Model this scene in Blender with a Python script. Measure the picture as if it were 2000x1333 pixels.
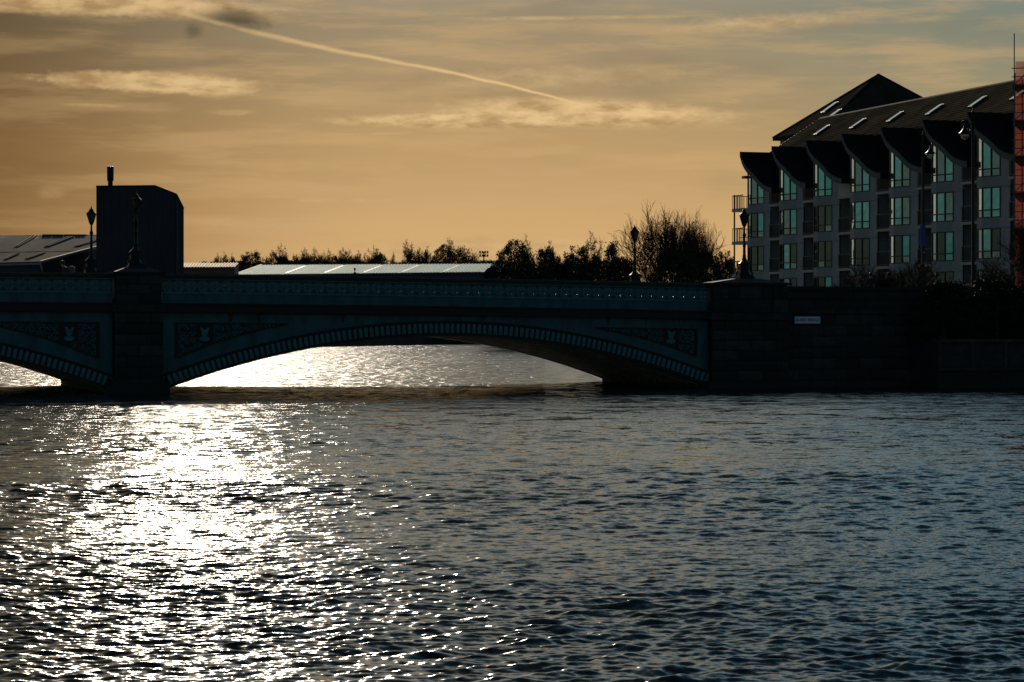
import bpy, bmesh, math, random
import numpy as np
from mathutils import Vector, Matrix

for _o in list(bpy.data.objects):
    bpy.data.objects.remove(_o)
S = bpy.context.scene
COL = S.collection
R = math.radians
random.seed(7)
RNG = np.random.default_rng(11)

# ------------------------------------------------------------------ camera
CAM_H = 3.17
cam_d = bpy.data.cameras.new('camera')
cam_d.sensor_width = 36.0
cam_d.lens = 90.0
cam_d.shift_y = -0.01825
cam_d.clip_start = 0.5
cam_d.clip_end = 12000.0
cam = bpy.data.objects.new('camera', cam_d)
COL.objects.link(cam)
cam.location = (0, 0, CAM_H)
cam.rotation_euler = (R(90), 0, 0)
S.camera = cam

# ------------------------------------------------------------------ light
SUN_AZ = -7.3      # degrees, to the left of the view axis
SUN_EL = 17.5
S.view_settings.view_transform = 'Standard'
S.view_settings.look = 'None'
S.view_settings.gamma = 1.0
S.view_settings.use_curve_mapping = False
S.view_settings.exposure = 0.0
S.render.engine = 'CYCLES'
S.cycles.use_denoising = True
S.cycles.denoiser = 'OPENIMAGEDENOISE'
S.cycles.denoising_input_passes = 'RGB_ALBEDO_NORMAL'
S.cycles.max_bounces = 4
S.cycles.caustics_reflective = True
S.cycles.blur_glossy = 2.0
S.cycles.caustics_refractive = False
S.cycles.sample_clamp_direct = 20.0
S.cycles.sample_clamp_indirect = 1.0

sun_d = bpy.data.lights.new('sun', 'SUN')
sun_d.energy = 5.0
sun_d.angle = R(0.53)
sun_d.color = (1.0, 0.86, 0.68)
sun = bpy.data.objects.new('sun', sun_d)
COL.objects.link(sun)
_dir = Vector((math.sin(R(SUN_AZ)) * math.cos(R(SUN_EL)), math.cos(R(SUN_AZ)) * math.cos(R(SUN_EL)), math.sin(R(SUN_EL))))
sun.rotation_euler = _dir.to_track_quat('Z', 'Y').to_euler()
sun.location = _dir * 300


# node expression helper -------------------------------------------------
class X:
    """a value socket with arithmetic"""
    nt = None

    def __init__(self, s):
        self.s = s

    @staticmethod
    def op(kind, *a, clamp=False):
        n = X.nt.nodes.new('ShaderNodeMath')
        n.operation = kind
        n.use_clamp = clamp
        for i, v in enumerate(a):
            if isinstance(v, X):
                X.nt.links.new(v.s, n.inputs[i])
            else:
                n.inputs[i].default_value = v
        return X(n.outputs[0])

    def __add__(s, o): return X.op('ADD', s, o)
    __radd__ = __add__
    def __sub__(s, o): return X.op('SUBTRACT', s, o)
    def __rsub__(s, o): return X.op('SUBTRACT', o, s)
    def __mul__(s, o): return X.op('MULTIPLY', s, o)
    __rmul__ = __mul__
    def __truediv__(s, o): return X.op('DIVIDE', s, o)


def xsmooth(v, a, b):
    """0 at a, 1 at b"""
    n = X.nt.nodes.new('ShaderNodeMapRange')
    n.interpolation_type = 'SMOOTHSTEP'
    X.nt.links.new(v.s, n.inputs[0])
    n.inputs[1].default_value = a
    n.inputs[2].default_value = b
    n.inputs[3].default_value = 0.0
    n.inputs[4].default_value = 1.0
    if a > b:
        n.inputs[1].default_value = b
        n.inputs[2].default_value = a
        n.inputs[3].default_value = 1.0
        n.inputs[4].default_value = 0.0
    return X(n.outputs[0])


def xvec(a, b, c):
    n = X.nt.nodes.new('ShaderNodeCombineXYZ')
    for i, v in enumerate((a, b, c)):
        if isinstance(v, X):
            X.nt.links.new(v.s, n.inputs[i])
        else:
            n.inputs[i].default_value = v
    return X(n.outputs[0])


def xnoise(vec, scale, detail=3.0, rough=0.55, color=False):
    n = X.nt.nodes.new('ShaderNodeTexNoise')
    n.noise_dimensions = '3D'
    X.nt.links.new(vec.s, n.inputs['Vector'])
    n.inputs['Scale'].default_value = scale
    n.inputs['Detail'].default_value = detail
    n.inputs['Roughness'].default_value = rough
    return X(n.outputs[1 if color else 0])


def xmix(fac, a, b, mode='MIX'):
    n = X.nt.nodes.new('ShaderNodeMix')
    n.data_type = 'RGBA'
    n.blend_type = mode
    n.clamp_factor = True
    if isinstance(fac, X):
        X.nt.links.new(fac.s, n.inputs[0])
    else:
        n.inputs[0].default_value = fac
    for i, v in ((6, a), (7, b)):
        if isinstance(v, X):
            X.nt.links.new(v.s, n.inputs[i])
        else:
            n.inputs[i].default_value = tuple(v) + (1.0,)
    return X(n.outputs[2])


def xramp(v, stops):
    n = X.nt.nodes.new('ShaderNodeValToRGB')
    X.nt.links.new(v.s, n.inputs[0])
    e = n.color_ramp.elements
    while len(e) < len(stops):
        e.new(0.5)
    for el, (p, c) in zip(e, stops):
        el.position = p
        el.color = tuple(c) + (1.0,)
    return X(n.outputs[0])


def xgrey(v):
    n = X.nt.nodes.new('ShaderNodeCombineColor')
    for i in range(3):
        X.nt.links.new(v.s, n.inputs[i])
    return X(n.outputs[0])


# ------------------------------------------------------------------ sky
def make_world():
    w = bpy.data.worlds.new('World')
    S.world = w
    w.use_nodes = True
    nt = w.node_tree
    nt.nodes.clear()
    X.nt = nt
    out = nt.nodes.new('ShaderNodeOutputWorld')
    bg = nt.nodes.new('ShaderNodeBackground')
    tc = nt.nodes.new('ShaderNodeTexCoord')
    sp = nt.nodes.new('ShaderNodeSeparateXYZ')
    nt.links.new(tc.outputs['Generated'], sp.inputs[0])
    dx, dy, dz = X(sp.outputs[0]), X(sp.outputs[1]), X(sp.outputs[2])
    A = X.op('ARCTAN2', dx, dy) * 57.2958          # azimuth, degrees, 0 = view axis
    E = X.op('ARCSINE', dz) * 57.2958              # elevation, degrees
    sky = nt.nodes.new('ShaderNodeTexSky')
    sky.sky_type = 'NISHITA'
    sky.sun_disc = False
    sky.sun_elevation = R(SUN_EL)
    sky.sun_rotation = R(SUN_AZ)
    sky.air_density = 1.4
    sky.dust_density = 1.2
    sky.ozone_density = 1.5
    nish = xmix(1.0, X(sky.outputs[0]), (0.17, 0.235, 0.275), 'MULTIPLY')

    # thin high veil of cloud on the sun's side of the sky, golden low down and blue grey above
    veil = xramp(E / 90.0, [
        (0.000, (7.2, 4.6, 2.05)),
        (0.020, (6.5, 4.0, 1.70)),
        (0.045, (5.1, 3.25, 1.44)),
        (0.075, (3.3, 2.6, 1.60)),
        (0.120, (4.4, 4.4, 3.8)),
        (0.220, (3.7, 4.3, 4.3)),
        (0.420, (0.85, 1.3, 1.6)),
        (1.000, (0.30, 0.45, 0.65)),
    ])
    dA = X.op('ABSOLUTE', A - 3.0)
    # lens vignette darkened into the sky at the left, cooler and dimmer to the right
    left = X.op('ADD', xsmooth(A, -13.5, -2.0), xsmooth(A, -17.0, -32.0), clamp=True)
    veil = xmix(1.0 - left, veil, xmix(1.0, veil, (0.37, 0.31, 0.24), 'MULTIPLY'))
    xcol_right = xmix(xsmooth(E, 6.0, 12.0), (0.62, 0.88, 1.12), (0.48, 0.84, 1.12))
    right = xsmooth(A, 0.0, 13.0) * xsmooth(E, 1.0, 7.0)
    veil = xmix(right, veil, xmix(1.0, veil, xcol_right, 'MULTIPLY'))
    pale = xsmooth(A, -18.0, -34.0) * xsmooth(E, 14.0, 4.0)
    veil = xmix(pale, veil, (2.9, 3.1, 2.7))
    away = xsmooth(dA, 28.0, 100.0)
    base = xmix(away, veil, xmix(1.0, nish, (0.95, 1.0, 1.0), 'MULTIPLY'))

    # clouds -----------------------------------------------------------
    P = xvec(A * 0.22, E, 3.7)
    n1 = xnoise(P, 0.9, 3, 0.6)
    n2 = xnoise(xvec(A * 0.45, E * 1.4, 9.1), 2.2, 4, 0.6)
    n3 = xnoise(xvec(A * 0.13, E * 1.1, 5.2), 1.9, 4, 0.62)
    n4 = xnoise(xvec(A * 1.2, E * 2.2, 1.3), 2.6, 3, 0.62)

    def streak(a0, e0, la, lh, slope=0.0, soft=0.55, rag=0.9, taper=0.0):
        da = (A - a0)
        de = (E - e0 - da * slope)
        if taper:
            de = de / (1.0 + X.op('MULTIPLY', da / la, taper))
        u = da / la
        v = de / lh
        rad = X.op('SQRT', u * u + v * v) + (n2 - 0.5) * rag + (n4 - 0.5) * (rag * 0.9)
        return xsmooth(rad, 1.05, 1.05 - soft)

    lit = xmix(1.0, veil, (1.0, 1.0, 1.0), 'MULTIPLY')
    warm = xmix(0.5, veil, (5.4, 3.5, 1.5))
    # overall faint streaks
    m = xsmooth(n3, 0.42, 0.66) * xsmooth(E, 0.4, 2.5) * xsmooth(E, 30.0, 9.0)
    base = xmix(m * (left * 0.26 + 0.20) * (1.0 - away), base, (6.2, 4.0, 1.8))
    m = xsmooth(n1, 0.50, 0.78) * xsmooth(E, 30.0, 9.0)
    base = xmix(m * 0.42 * (1.0 - away), base, xmix(1.0, base, (0.60, 0.66, 0.72), 'MULTIPLY'))
    cl = xmix(xsmooth(n2, 0.3, 0.66), (4.3, 2.7, 1.15), (8.0, 5.5, 2.65))
    cl = xmix((1.0 - left) * 0.22, cl, xmix(1.0, cl, (0.62, 0.56, 0.48), 'MULTIPLY'))

    def lay(base, mask, amt, c=None):
        return xmix(mask * amt, base, c if c is not None else cl)

    base = lay(base, streak(-9.9, 7.05, 5.4, 0.36, -0.022, 0.55, 0.55), 0.85)
    base = lay(base, streak(-8.0, 5.30, 2.75, 0.27, -0.03, 0.45, 0.7), 0.85)
    base = lay(base, streak(-6.7, 5.18, 1.1, 0.22, -0.05, 0.5, 0.8), 0.45)
    base = lay(base, streak(-9.3, 4.78, 0.8, 0.05, -0.02, 0.7, 0.5), 0.5)
    base = lay(base, streak(-6.2, 4.66, 0.7, 0.09, 0.0, 0.6, 1.2), 0.35)
    base = lay(base, streak(-1.0, 4.50, 3.5, 0.19, 0.0, 0.5, 0.45), 0.95)
    base = lay(base, streak(1.6, 4.68, 4.0, 0.38, -0.03, 0.6, 0.5), 0.95)
    base = lay(base, streak(-3.2, 4.2, 1.2, 0.03, 0.03, 0.6, 0.3), 0.35)
    base = lay(base, streak(4.9, 4.92, 0.30, 0.06, 0.0, 0.6, 0.6), 0.5)
    base = lay(base, streak(5.6, 6.65, 2.8, 0.24, 0.05, 0.95, 1.0), 0.5)
    base = lay(base, streak(1.2, 6.78, 3.6, 0.07, 0.01, 0.9, 0.6), 0.45)
    base = lay(base, streak(0.8, 5.45, 3.6, 0.34, 0.02, 0.95, 1.0), 0.38)
    base = lay(base, streak(-10.2, 2.85, 0.42, 0.22, 0.0, 0.8, 0.9), 0.20)
    base = lay(base, streak(-6.6, 2.2, 0.6, 0.25, 0.0, 0.8, 0.9), 0.16)
    base = lay(base, streak(-4.0, 2.72, 1.8, 0.07, 0.0, 0.8, 0.5), 0.20)
    base = lay(base, streak(0.5, 1.55, 6.0, 0.42, 0.0, 0.8, 0.9), 0.30)
    # old vapour trail, sheared into a gentle curve
    q = A + 3.0
    ce = 5.88 - q * 0.218 + X.op('SINE', q * 0.75) * 0.05
    wob = (n2 - 0.5) * 0.10
    dd = X.op('ABSOLUTE', E - ce + wob)
    wd = xsmooth(A, 1.0, -6.5) * 0.05 + 0.05
    tw = xsmooth(dd / wd, 1.0, 0.0) * (xsmooth(n1, 0.25, 0.6) * 0.4 + 0.6) * (1.0 - xsmooth(A, 0.0, -7.0) * 0.45) * xsmooth(A, -9.2, -6.2) * xsmooth(A, 2.6, 0.6)
    base = lay(base, tw, 0.80, (8.4, 5.6, 2.55))
    # dark scrap of cloud beside the trail
    dk = streak(-6.1, 6.74, 1.05, 0.30, -0.12, 0.9, 0.7)
    base = xmix(dk * 0.85, base, xmix(1.0, base, (0.28, 0.30, 0.33), 'MULTIPLY'))
    dk = streak(-7.1, 6.45, 0.30, 0.22, 0.0, 0.95, 0.7)
    base = xmix(dk * 0.65, base, xmix(1.0, base, (0.42, 0.46, 0.5), 'MULTIPLY'))

    nt.links.new(base.s, bg.inputs[0])
    bg.inputs[1].default_value = 0.1
    nt.links.new(bg.outputs[0], out.inputs[0])


make_world()
S.world.cycles.sampling_method = 'MANUAL'
S.world.cycles.sample_map_resolution = 256


# ------------------------------------------------------------------ helpers
def px(x, y, Y):
    """world point that the photograph shows at pixel (x, y) at distance Y"""
    return Vector(((x - 1000.0) / 5000.0 * Y, Y, CAM_H + (630.0 - y) / 5000.0 * Y))


def tag(o, label=None, cat=None, group=None, kind=None):
    if label: o['label'] = label
    if cat: o['category'] = cat
    if group: o['group'] = group
    if kind: o['kind'] = kind
    return o


def empty(name, loc=(0, 0, 0), rz=0.0, parent=None):
    o = bpy.data.objects.new(name, None)
    o.empty_display_size = 0.2
    COL.objects.link(o)
    o.location = loc
    o.rotation_euler = (0, 0, rz)
    o.parent = parent
    return o


class MB:
    def __init__(self):
        self.v = []
        self.f = []

    def add(self, vs, fs):
        n = len(self.v)
        self.v.extend(tuple(p) for p in vs)
        self.f.extend(tuple(i + n for i in f) for f in fs)
        return self

    def box(self, x0, x1, y0, y1, z0, z1):
        vs = [(x0, y0, z0), (x1, y0, z0), (x1, y1, z0), (x0, y1, z0), (x0, y0, z1), (x1, y0, z1), (x1, y1, z1), (x0, y1, z1)]
        return self.add(vs, [(0, 3, 2, 1), (4, 5, 6, 7), (0, 1, 5, 4), (1, 2, 6, 5), (2, 3, 7, 6), (3, 0, 4, 7)])

    def frustum(self, a, b, z0, z1, c=(0, 0)):
        """square frustum half sizes a -> b"""
        cx, cy = c
        vs = [(cx - a, cy - a, z0), (cx + a, cy - a, z0), (cx + a, cy + a, z0), (cx - a, cy + a, z0),
              (cx - b, cy - b, z1), (cx + b, cy - b, z1), (cx + b, cy + b, z1), (cx - b, cy + b, z1)]
        return self.add(vs, [(0, 3, 2, 1), (4, 5, 6, 7), (0, 1, 5, 4), (1, 2, 6, 5), (2, 3, 7, 6), (3, 0, 4, 7)])

    def prism(self, poly, vec):
        """poly: 3d points (planar), extruded along vec"""
        n = len(poly)
        v = Vector(vec)
        a = [Vector(p) for p in poly]
        b = [p + v for p in a]
        fs = [tuple(range(n))[::-1], tuple(range(n, 2 * n))]
        for i in range(n):
            j = (i + 1) % n
            fs.append((i, j, n + j, n + i))
        return self.add(a + b, fs)

    def beam(self, p0, p1, w, h=None, up=(0, 0, 1)):
        h = w if h is None else h
        p0, p1 = Vector(p0), Vector(p1)
        d = (p1 - p0).normalized()
        u = Vector(up)
        if abs(d.dot(u)) > 0.98:
            u = Vector((0, 1, 0))
        s = d.cross(u).normalized() * (w / 2)
        t = s.cross(d).normalized() * (h / 2)
        vs = [p0 - s - t, p0 + s - t, p0 + s + t, p0 - s + t, p1 - s - t, p1 + s - t, p1 + s + t, p1 - s + t]
        return self.add(vs, [(0, 3, 2, 1), (4, 5, 6, 7), (0, 1, 5, 4), (1, 2, 6, 5), (2, 3, 7, 6), (3, 0, 4, 7)])

    def tube(self, pts, rad, n=6, cap=True):
        pts = [Vector(p) for p in pts]
        m = len(pts)
        if not hasattr(rad, '__len__'):
            rad = [rad] * m
        rings = []
        prev = None
        for i, p in enumerate(pts):
            d = (pts[min(i + 1, m - 1)] - pts[max(i - 1, 0)])
            d = d.normalized() if d.length > 1e-9 else Vector((0, 0, 1))
            ref = prev if prev is not None else (Vector((0, 0, 1)) if abs(d.z) < 0.9 else Vector((1, 0, 0)))
            s = d.cross(ref)
            if s.length < 1e-6:
                s = d.cross(Vector((0.3, 1, 0.2)))
            s.normalize()
            t = s.cross(d).normalized()
            prev = t
            rings.append([p + (s * math.cos(2 * math.pi * k / n) + t * math.sin(2 * math.pi * k / n)) * rad[i] for k in range(n)])
        vs = [q for r in rings for q in r]
        fs = []
        for i in range(m - 1):
            for k in range(n):
                a, b = i * n + k, i * n + (k + 1) % n
                fs.append((a, b, b + n, a + n))
        if cap:
            fs.append(tuple(range(n)))
            fs.append(tuple(range((m - 1) * n, m * n))[::-1])
        return self.add(vs, fs)

    def lathe(self, prof, n=12, c=(0, 0, 0), ph=0.0, cap=True):
        cx, cy, cz = c
        vs = []
        for r, z in prof:
            for k in range(n):
                a = 2 * math.pi * k / n + ph
                vs.append((cx + r * math.cos(a), cy + r * math.sin(a), cz + z))
        fs = []
        for i in range(len(prof) - 1):
            for k in range(n):
                a, b = i * n + k, i * n + (k + 1) % n
                fs.append((a, b, b + n, a + n))
        if cap:
            fs.append(tuple(range(n))[::-1])
            fs.append(tuple(range((len(prof) - 1) * n, len(prof) * n)))
        return self.add(vs, fs)

    def strip(self, ts, y0, y1, zlo, zhi):
        """closed strip along x=ts, between y0..y1 and the two height functions"""
        vs, fs = [], []
        for t in ts:
            a, b = zlo(t), zhi(t)
            vs += [(t, y0, a), (t, y1, a), (t, y1, b), (t, y0, b)]
        for i in range(len(ts) - 1):
            o = i * 4
            for k in range(4):
                k2 = (k + 1) % 4
                fs.append((o + k2, o + k, o + 4 + k, o + 4 + k2))
        fs.append((0, 1, 2, 3))
        e = (len(ts) - 1) * 4
        fs.append((e + 3, e + 2, e + 1, e))
        return self.add(vs, fs)

    def mesh(self, name, mat, smooth=False):
        me = bpy.data.meshes.new(name)
        me.from_pydata(self.v, [], self.f)
        if mat is not None:
            me.materials.append(mat)
        if smooth:
            me.polygons.foreach_set('use_smooth', [True] * len(me.polygons))
        me.update()
        return me

    def build(self, name, mat, parent=None, smooth=False, loc=None):
        return put(name, self.mesh(name, mat, smooth), parent, loc)


def put(name, me, parent=None, loc=None, rot=None, scale=None):
    o = bpy.data.objects.new(name, me)
    COL.objects.link(o)
    o.parent = parent
    if loc is not None: o.location = loc
    if rot is not None: o.rotation_euler = rot
    if scale is not None: o.scale = scale
    return o


def copy_tree(o, parent=None):
    c = o.copy()
    COL.objects.link(c)
    c.parent = parent
    for ch in o.children:
        copy_tree(ch, c)
    return c


def mat(name, col, rough=0.7, metal=0.0, var=0.0, vscale=2.0, col2=None, bump=0.0, bscale=12.0, spec=0.5, stretch=(1, 1, 1), wave=None):
    m = bpy.data.materials.new(name)
    m.use_nodes = True
    nt = m.node_tree
    X.nt = nt
    b = nt.nodes['Principled BSDF']
    b.inputs['Roughness'].default_value = rough
    b.inputs['Metallic'].default_value = metal
    b.inputs['Specular IOR Level'].default_value = spec
    tc = nt.nodes.new('ShaderNodeTexCoord')
    mp = nt.nodes.new('ShaderNodeMapping')
    mp.inputs['Scale'].default_value = stretch
    nt.links.new(tc.outputs['Object'], mp.inputs[0])
    P = X(mp.outputs[0])
    c2 = col2 if col2 is not None else tuple(c * (1 - var) for c in col)
    n = xnoise(P, vscale, 5, 0.62)
    c = xmix(xsmooth(n, 0.32, 0.70), col, c2)
    if wave:
        wt = nt.nodes.new('ShaderNodeTexWave')
        wt.bands_direction = wave[0]
        wt.inputs['Scale'].default_value = wave[1]
        wt.inputs['Distortion'].default_value = wave[3] if len(wave) > 3 else 0.0
        nt.links.new(tc.outputs['Object'], wt.inputs[0])
        W = X(wt.outputs[1])
        c = xmix(W * wave[2], c, xmix(1.0, c, (0.45, 0.45, 0.45), 'MULTIPLY'))
    nt.links.new(c.s, b.inputs['Base Color'])
    if bump:
        bn = nt.nodes.new('ShaderNodeBump')
        bn.inputs['Strength'].default_value = bump
        bn.inputs['Distance'].default_value = 0.03
        n2 = xnoise(P, bscale, 4, 0.6)
        nt.links.new(n2.s, bn.inputs['Height'])
        nt.links.new(bn.outputs[0], b.inputs['Normal'])
    return m


M = {}
M['teal'] = mat('teal_paint', (0.028, 0.15, 0.195), 0.45, var=0.55, vscale=1.6, stretch=(1, 1, 0.3), bump=0.15, bscale=20)
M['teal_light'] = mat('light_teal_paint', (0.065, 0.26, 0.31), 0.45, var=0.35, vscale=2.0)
M['teal_dark'] = mat('dark_teal_paint', (0.03, 0.12, 0.15), 0.5, var=0.35, vscale=2.0)  # darker teal of the lattice plates behind the relief
M['maroon'] = mat('maroon_paint', (0.030, 0.014, 0.014), 0.6, var=0.4, vscale=3)
M['rust'] = mat('rust_streak', (0.16, 0.06, 0.025), 0.9, var=0.4, vscale=6)
M['iron'] = mat('black_iron', (0.018, 0.019, 0.02), 0.5, spec=0.3, var=0.3, vscale=8)
M['stone'] = mat('dark_sandstone', (0.060, 0.055, 0.053), 0.9, var=0.5, vscale=1.6, bump=0.6, bscale=14)
M['stone_b'] = mat('sooty_sandstone', (0.042, 0.040, 0.042), 0.9, var=0.5, vscale=1.1, bump=0.6, bscale=11)
M['stone_c'] = mat('greyish_sandstone', (0.075, 0.072, 0.074), 0.9, var=0.45, vscale=2.1, bump=0.6, bscale=16)
M['mortar'] = mat('dark_mortar', (0.03, 0.028, 0.027), 0.95, var=0.3)
M['coping'] = mat('parapet_coping_paint', (0.10, 0.10, 0.095), 0.55, var=0.4, vscale=3)
M['flange'] = mat('rib_flange_water_light', (0.66, 0.64, 0.57), 0.7, var=0.4, vscale=1.2, spec=0.1)  # water-lit lines under the arch put into the pale colour
M['soffit'] = mat('sooty_girder_paint', (0.10, 0.10, 0.095), 0.55, var=0.4, vscale=1.5, spec=0.3)
M['asphalt'] = mat('asphalt', (0.05, 0.05, 0.05), 0.9, var=0.3, vscale=4)
M['ground'] = mat('bank_earth', (0.055, 0.055, 0.04), 0.95, var=0.5, vscale=0.2)
M['bank'] = mat('bank_mud', (0.05, 0.045, 0.038), 0.9, var=0.5, vscale=0.6)
M['render'] = mat('grey_render', (0.34, 0.37, 0.41), 0.85, var=0.18, vscale=0.7)
M['slab'] = mat('pale_concrete', (0.50, 0.47, 0.46), 0.85, var=0.2, vscale=1.5)
M['brick'] = mat('brown_brick', (0.15, 0.11, 0.105), 0.9, var=0.3, vscale=3)
M['slate'] = mat('dark_slate', (0.020, 0.019, 0.019), 0.9, var=0.3, vscale=1.5, spec=0.03)
M['fascia'] = mat('blue_fascia_paint', (0.02, 0.065, 0.085), 0.6, spec=0.2, var=0.3, vscale=1.0)
M['frame'] = mat('dark_window_frame', (0.012, 0.02, 0.022), 0.5, var=0.2)
M['cladding'] = mat('dark_blue_cladding', (0.075, 0.078, 0.095), 0.8, spec=0.2, var=0.25, vscale=0.15, wave=('X', 1.6, 0.35))
M['cladding_plain'] = mat('grey_sheet_cladding', (0.10, 0.10, 0.115), 0.8, spec=0.2, var=0.25, vscale=0.2)
M['skin'] = mat('skin', (0.42, 0.26, 0.19), 0.6, var=0.1)
M['cloth'] = mat('dark_coat_cloth', (0.03, 0.032, 0.04), 0.85, var=0.3, vscale=9)
M['hair'] = mat('dark_hair', (0.03, 0.022, 0.018), 0.6, var=0.3, vscale=20)
M['bag'] = mat('grey_backpack_cloth', (0.10, 0.10, 0.11), 0.8, var=0.3, vscale=9)
M['white'] = mat('white_enamel', (0.85, 0.86, 0.90), 0.4, var=0.04)
M['black'] = mat('black_lettering', (0.012, 0.012, 0.014), 0.5, var=0.1)
M['blue'] = mat('blue_sign_paint', (0.03, 0.06, 0.35), 0.45, var=0.15)
M['bark'] = mat('grey_brown_bark', (0.06, 0.048, 0.038), 0.9, var=0.4, vscale=3)
M['twig'] = mat('brown_twigs', (0.050, 0.038, 0.028), 0.9, spec=0.1, var=0.35, vscale=1.0)
M['scaffold'] = mat('galvanised_tube', (0.20, 0.19, 0.19), 0.45, metal=0.6, var=0.3, vscale=5)
M['board'] = mat('scaffold_board', (0.06, 0.045, 0.035), 0.85, var=0.3, vscale=4)


def leaf_mat(name, col):
    m = mat(name, col, 0.8, var=0.5, vscale=0.7, spec=0.12)
    return m


M['leaf'] = leaf_mat('evergreen_leaf', (0.060, 0.066, 0.038))
M['leaf2'] = leaf_mat('dark_evergreen_leaf', (0.046, 0.052, 0.036))
M['leaf3'] = leaf_mat('olive_leaf', (0.075, 0.068, 0.03))


def glass_mat(name, tint, refl=0.62, rough=0.04, dark=(0.01, 0.02, 0.022), waviness=0.012):
    m = bpy.data.materials.new(name)
    m.use_nodes = True
    nt = m.node_tree
    X.nt = nt
    b = nt.nodes['Principled BSDF']
    out = nt.nodes['Material Output']
    b.inputs['Base Color'].default_value = tuple(dark) + (1,)
    b.inputs['Roughness'].default_value = 0.1
    g = nt.nodes.new('ShaderNodeBsdfGlossy')
    g.inputs['Color'].default_value = tuple(tint) + (1,)
    g.inputs['Roughness'].default_value = rough
    tc = nt.nodes.new('ShaderNodeTexCoord')
    n = xnoise(X(tc.outputs['Object']), 0.8, 2, 0.5)
    bn = nt.nodes.new('ShaderNodeBump')
    bn.inputs['Strength'].default_value = 1.0
    bn.inputs['Distance'].default_value = waviness * 3.0
    nt.links.new(n.s, bn.inputs['Height'])
    nt.links.new(bn.outputs[0], g.inputs['Normal'])
    mx = nt.nodes.new('ShaderNodeMixShader')
    mx.inputs[0].default_value = refl
    nt.links.new(b.outputs[0], mx.inputs[1])
    nt.links.new(g.outputs[0], mx.inputs[2])
    nt.links.new(mx.outputs[0], out.inputs['Surface'])
    return m


M['glass'] = glass_mat('teal_window_glass', (0.23, 0.60, 0.70), 0.8)
M['glass_deep'] = glass_mat('deep_teal_window_glass', (0.16, 0.62, 0.74), 0.62)
M['glass_mid'] = glass_mat('grey_teal_window_glass', (0.34, 0.56, 0.62), 0.5, dark=(0.05, 0.06, 0.055))
M['glass_dark'] = glass_mat('dark_window_glass', (0.35, 0.62, 0.62), 0.10)
M['glass_pale'] = glass_mat('window_glass_sky_glare', (0.80, 0.92, 0.88), 0.75, dark=(0.35, 0.36, 0.33))  # strip panes paled, horizon sky reflection put into the colour
M['glass_sky'] = glass_mat('rooflight_cloud_glare', (0.9, 0.95, 0.95), 0.35, dark=(0.6, 0.6, 0.56))  # pale base colour stands in for bright cloud mirrored in the panes
M['lantern'] = glass_mat('lantern_glass', (0.7, 0.7, 0.65), 0.14, 0.2, dark=(0.03, 0.03, 0.03))
M['globe'] = glass_mat('globe_glass', (0.9, 0.9, 0.9), 0.5, 0.2, dark=(0.4, 0.4, 0.4))


def tile_mat(name, axis_dir, scale, col):
    m = mat(name, col, 0.95, var=0.45, vscale=0.6, spec=0.0)
    nt = m.node_tree
    X.nt = nt
    b = nt.nodes['Principled BSDF']
    tc = nt.nodes.new('ShaderNodeTexCoord')
    wt = nt.nodes.new('ShaderNodeTexWave')
    wt.bands_direction = axis_dir
    wt.wave_profile = 'SAW'
    wt.inputs['Scale'].default_value = scale
    wt.inputs['Distortion'].default_value = 0.6
    wt.inputs['Detail'].default_value = 2
    wt.inputs['Detail Scale'].default_value = 3
    nt.links.new(tc.outputs['Object'], wt.inputs[0])
    bn = nt.nodes.new('ShaderNodeBump')
    bn.inputs['Strength'].default_value = 1.0
    bn.inputs['Distance'].default_value = 0.10
    nt.links.new(wt.outputs[1], bn.inputs['Height'])
    nt.links.new(bn.outputs[0], b.inputs['Normal'])
    return m


M['tiles'] = tile_mat('roof_tiles', 'Z', 1.1, (0.080, 0.068, 0.052))
M['tile_dark'] = tile_mat('pyramid_tiles', 'Z', 1.1, (0.066, 0.056, 0.044))


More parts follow.
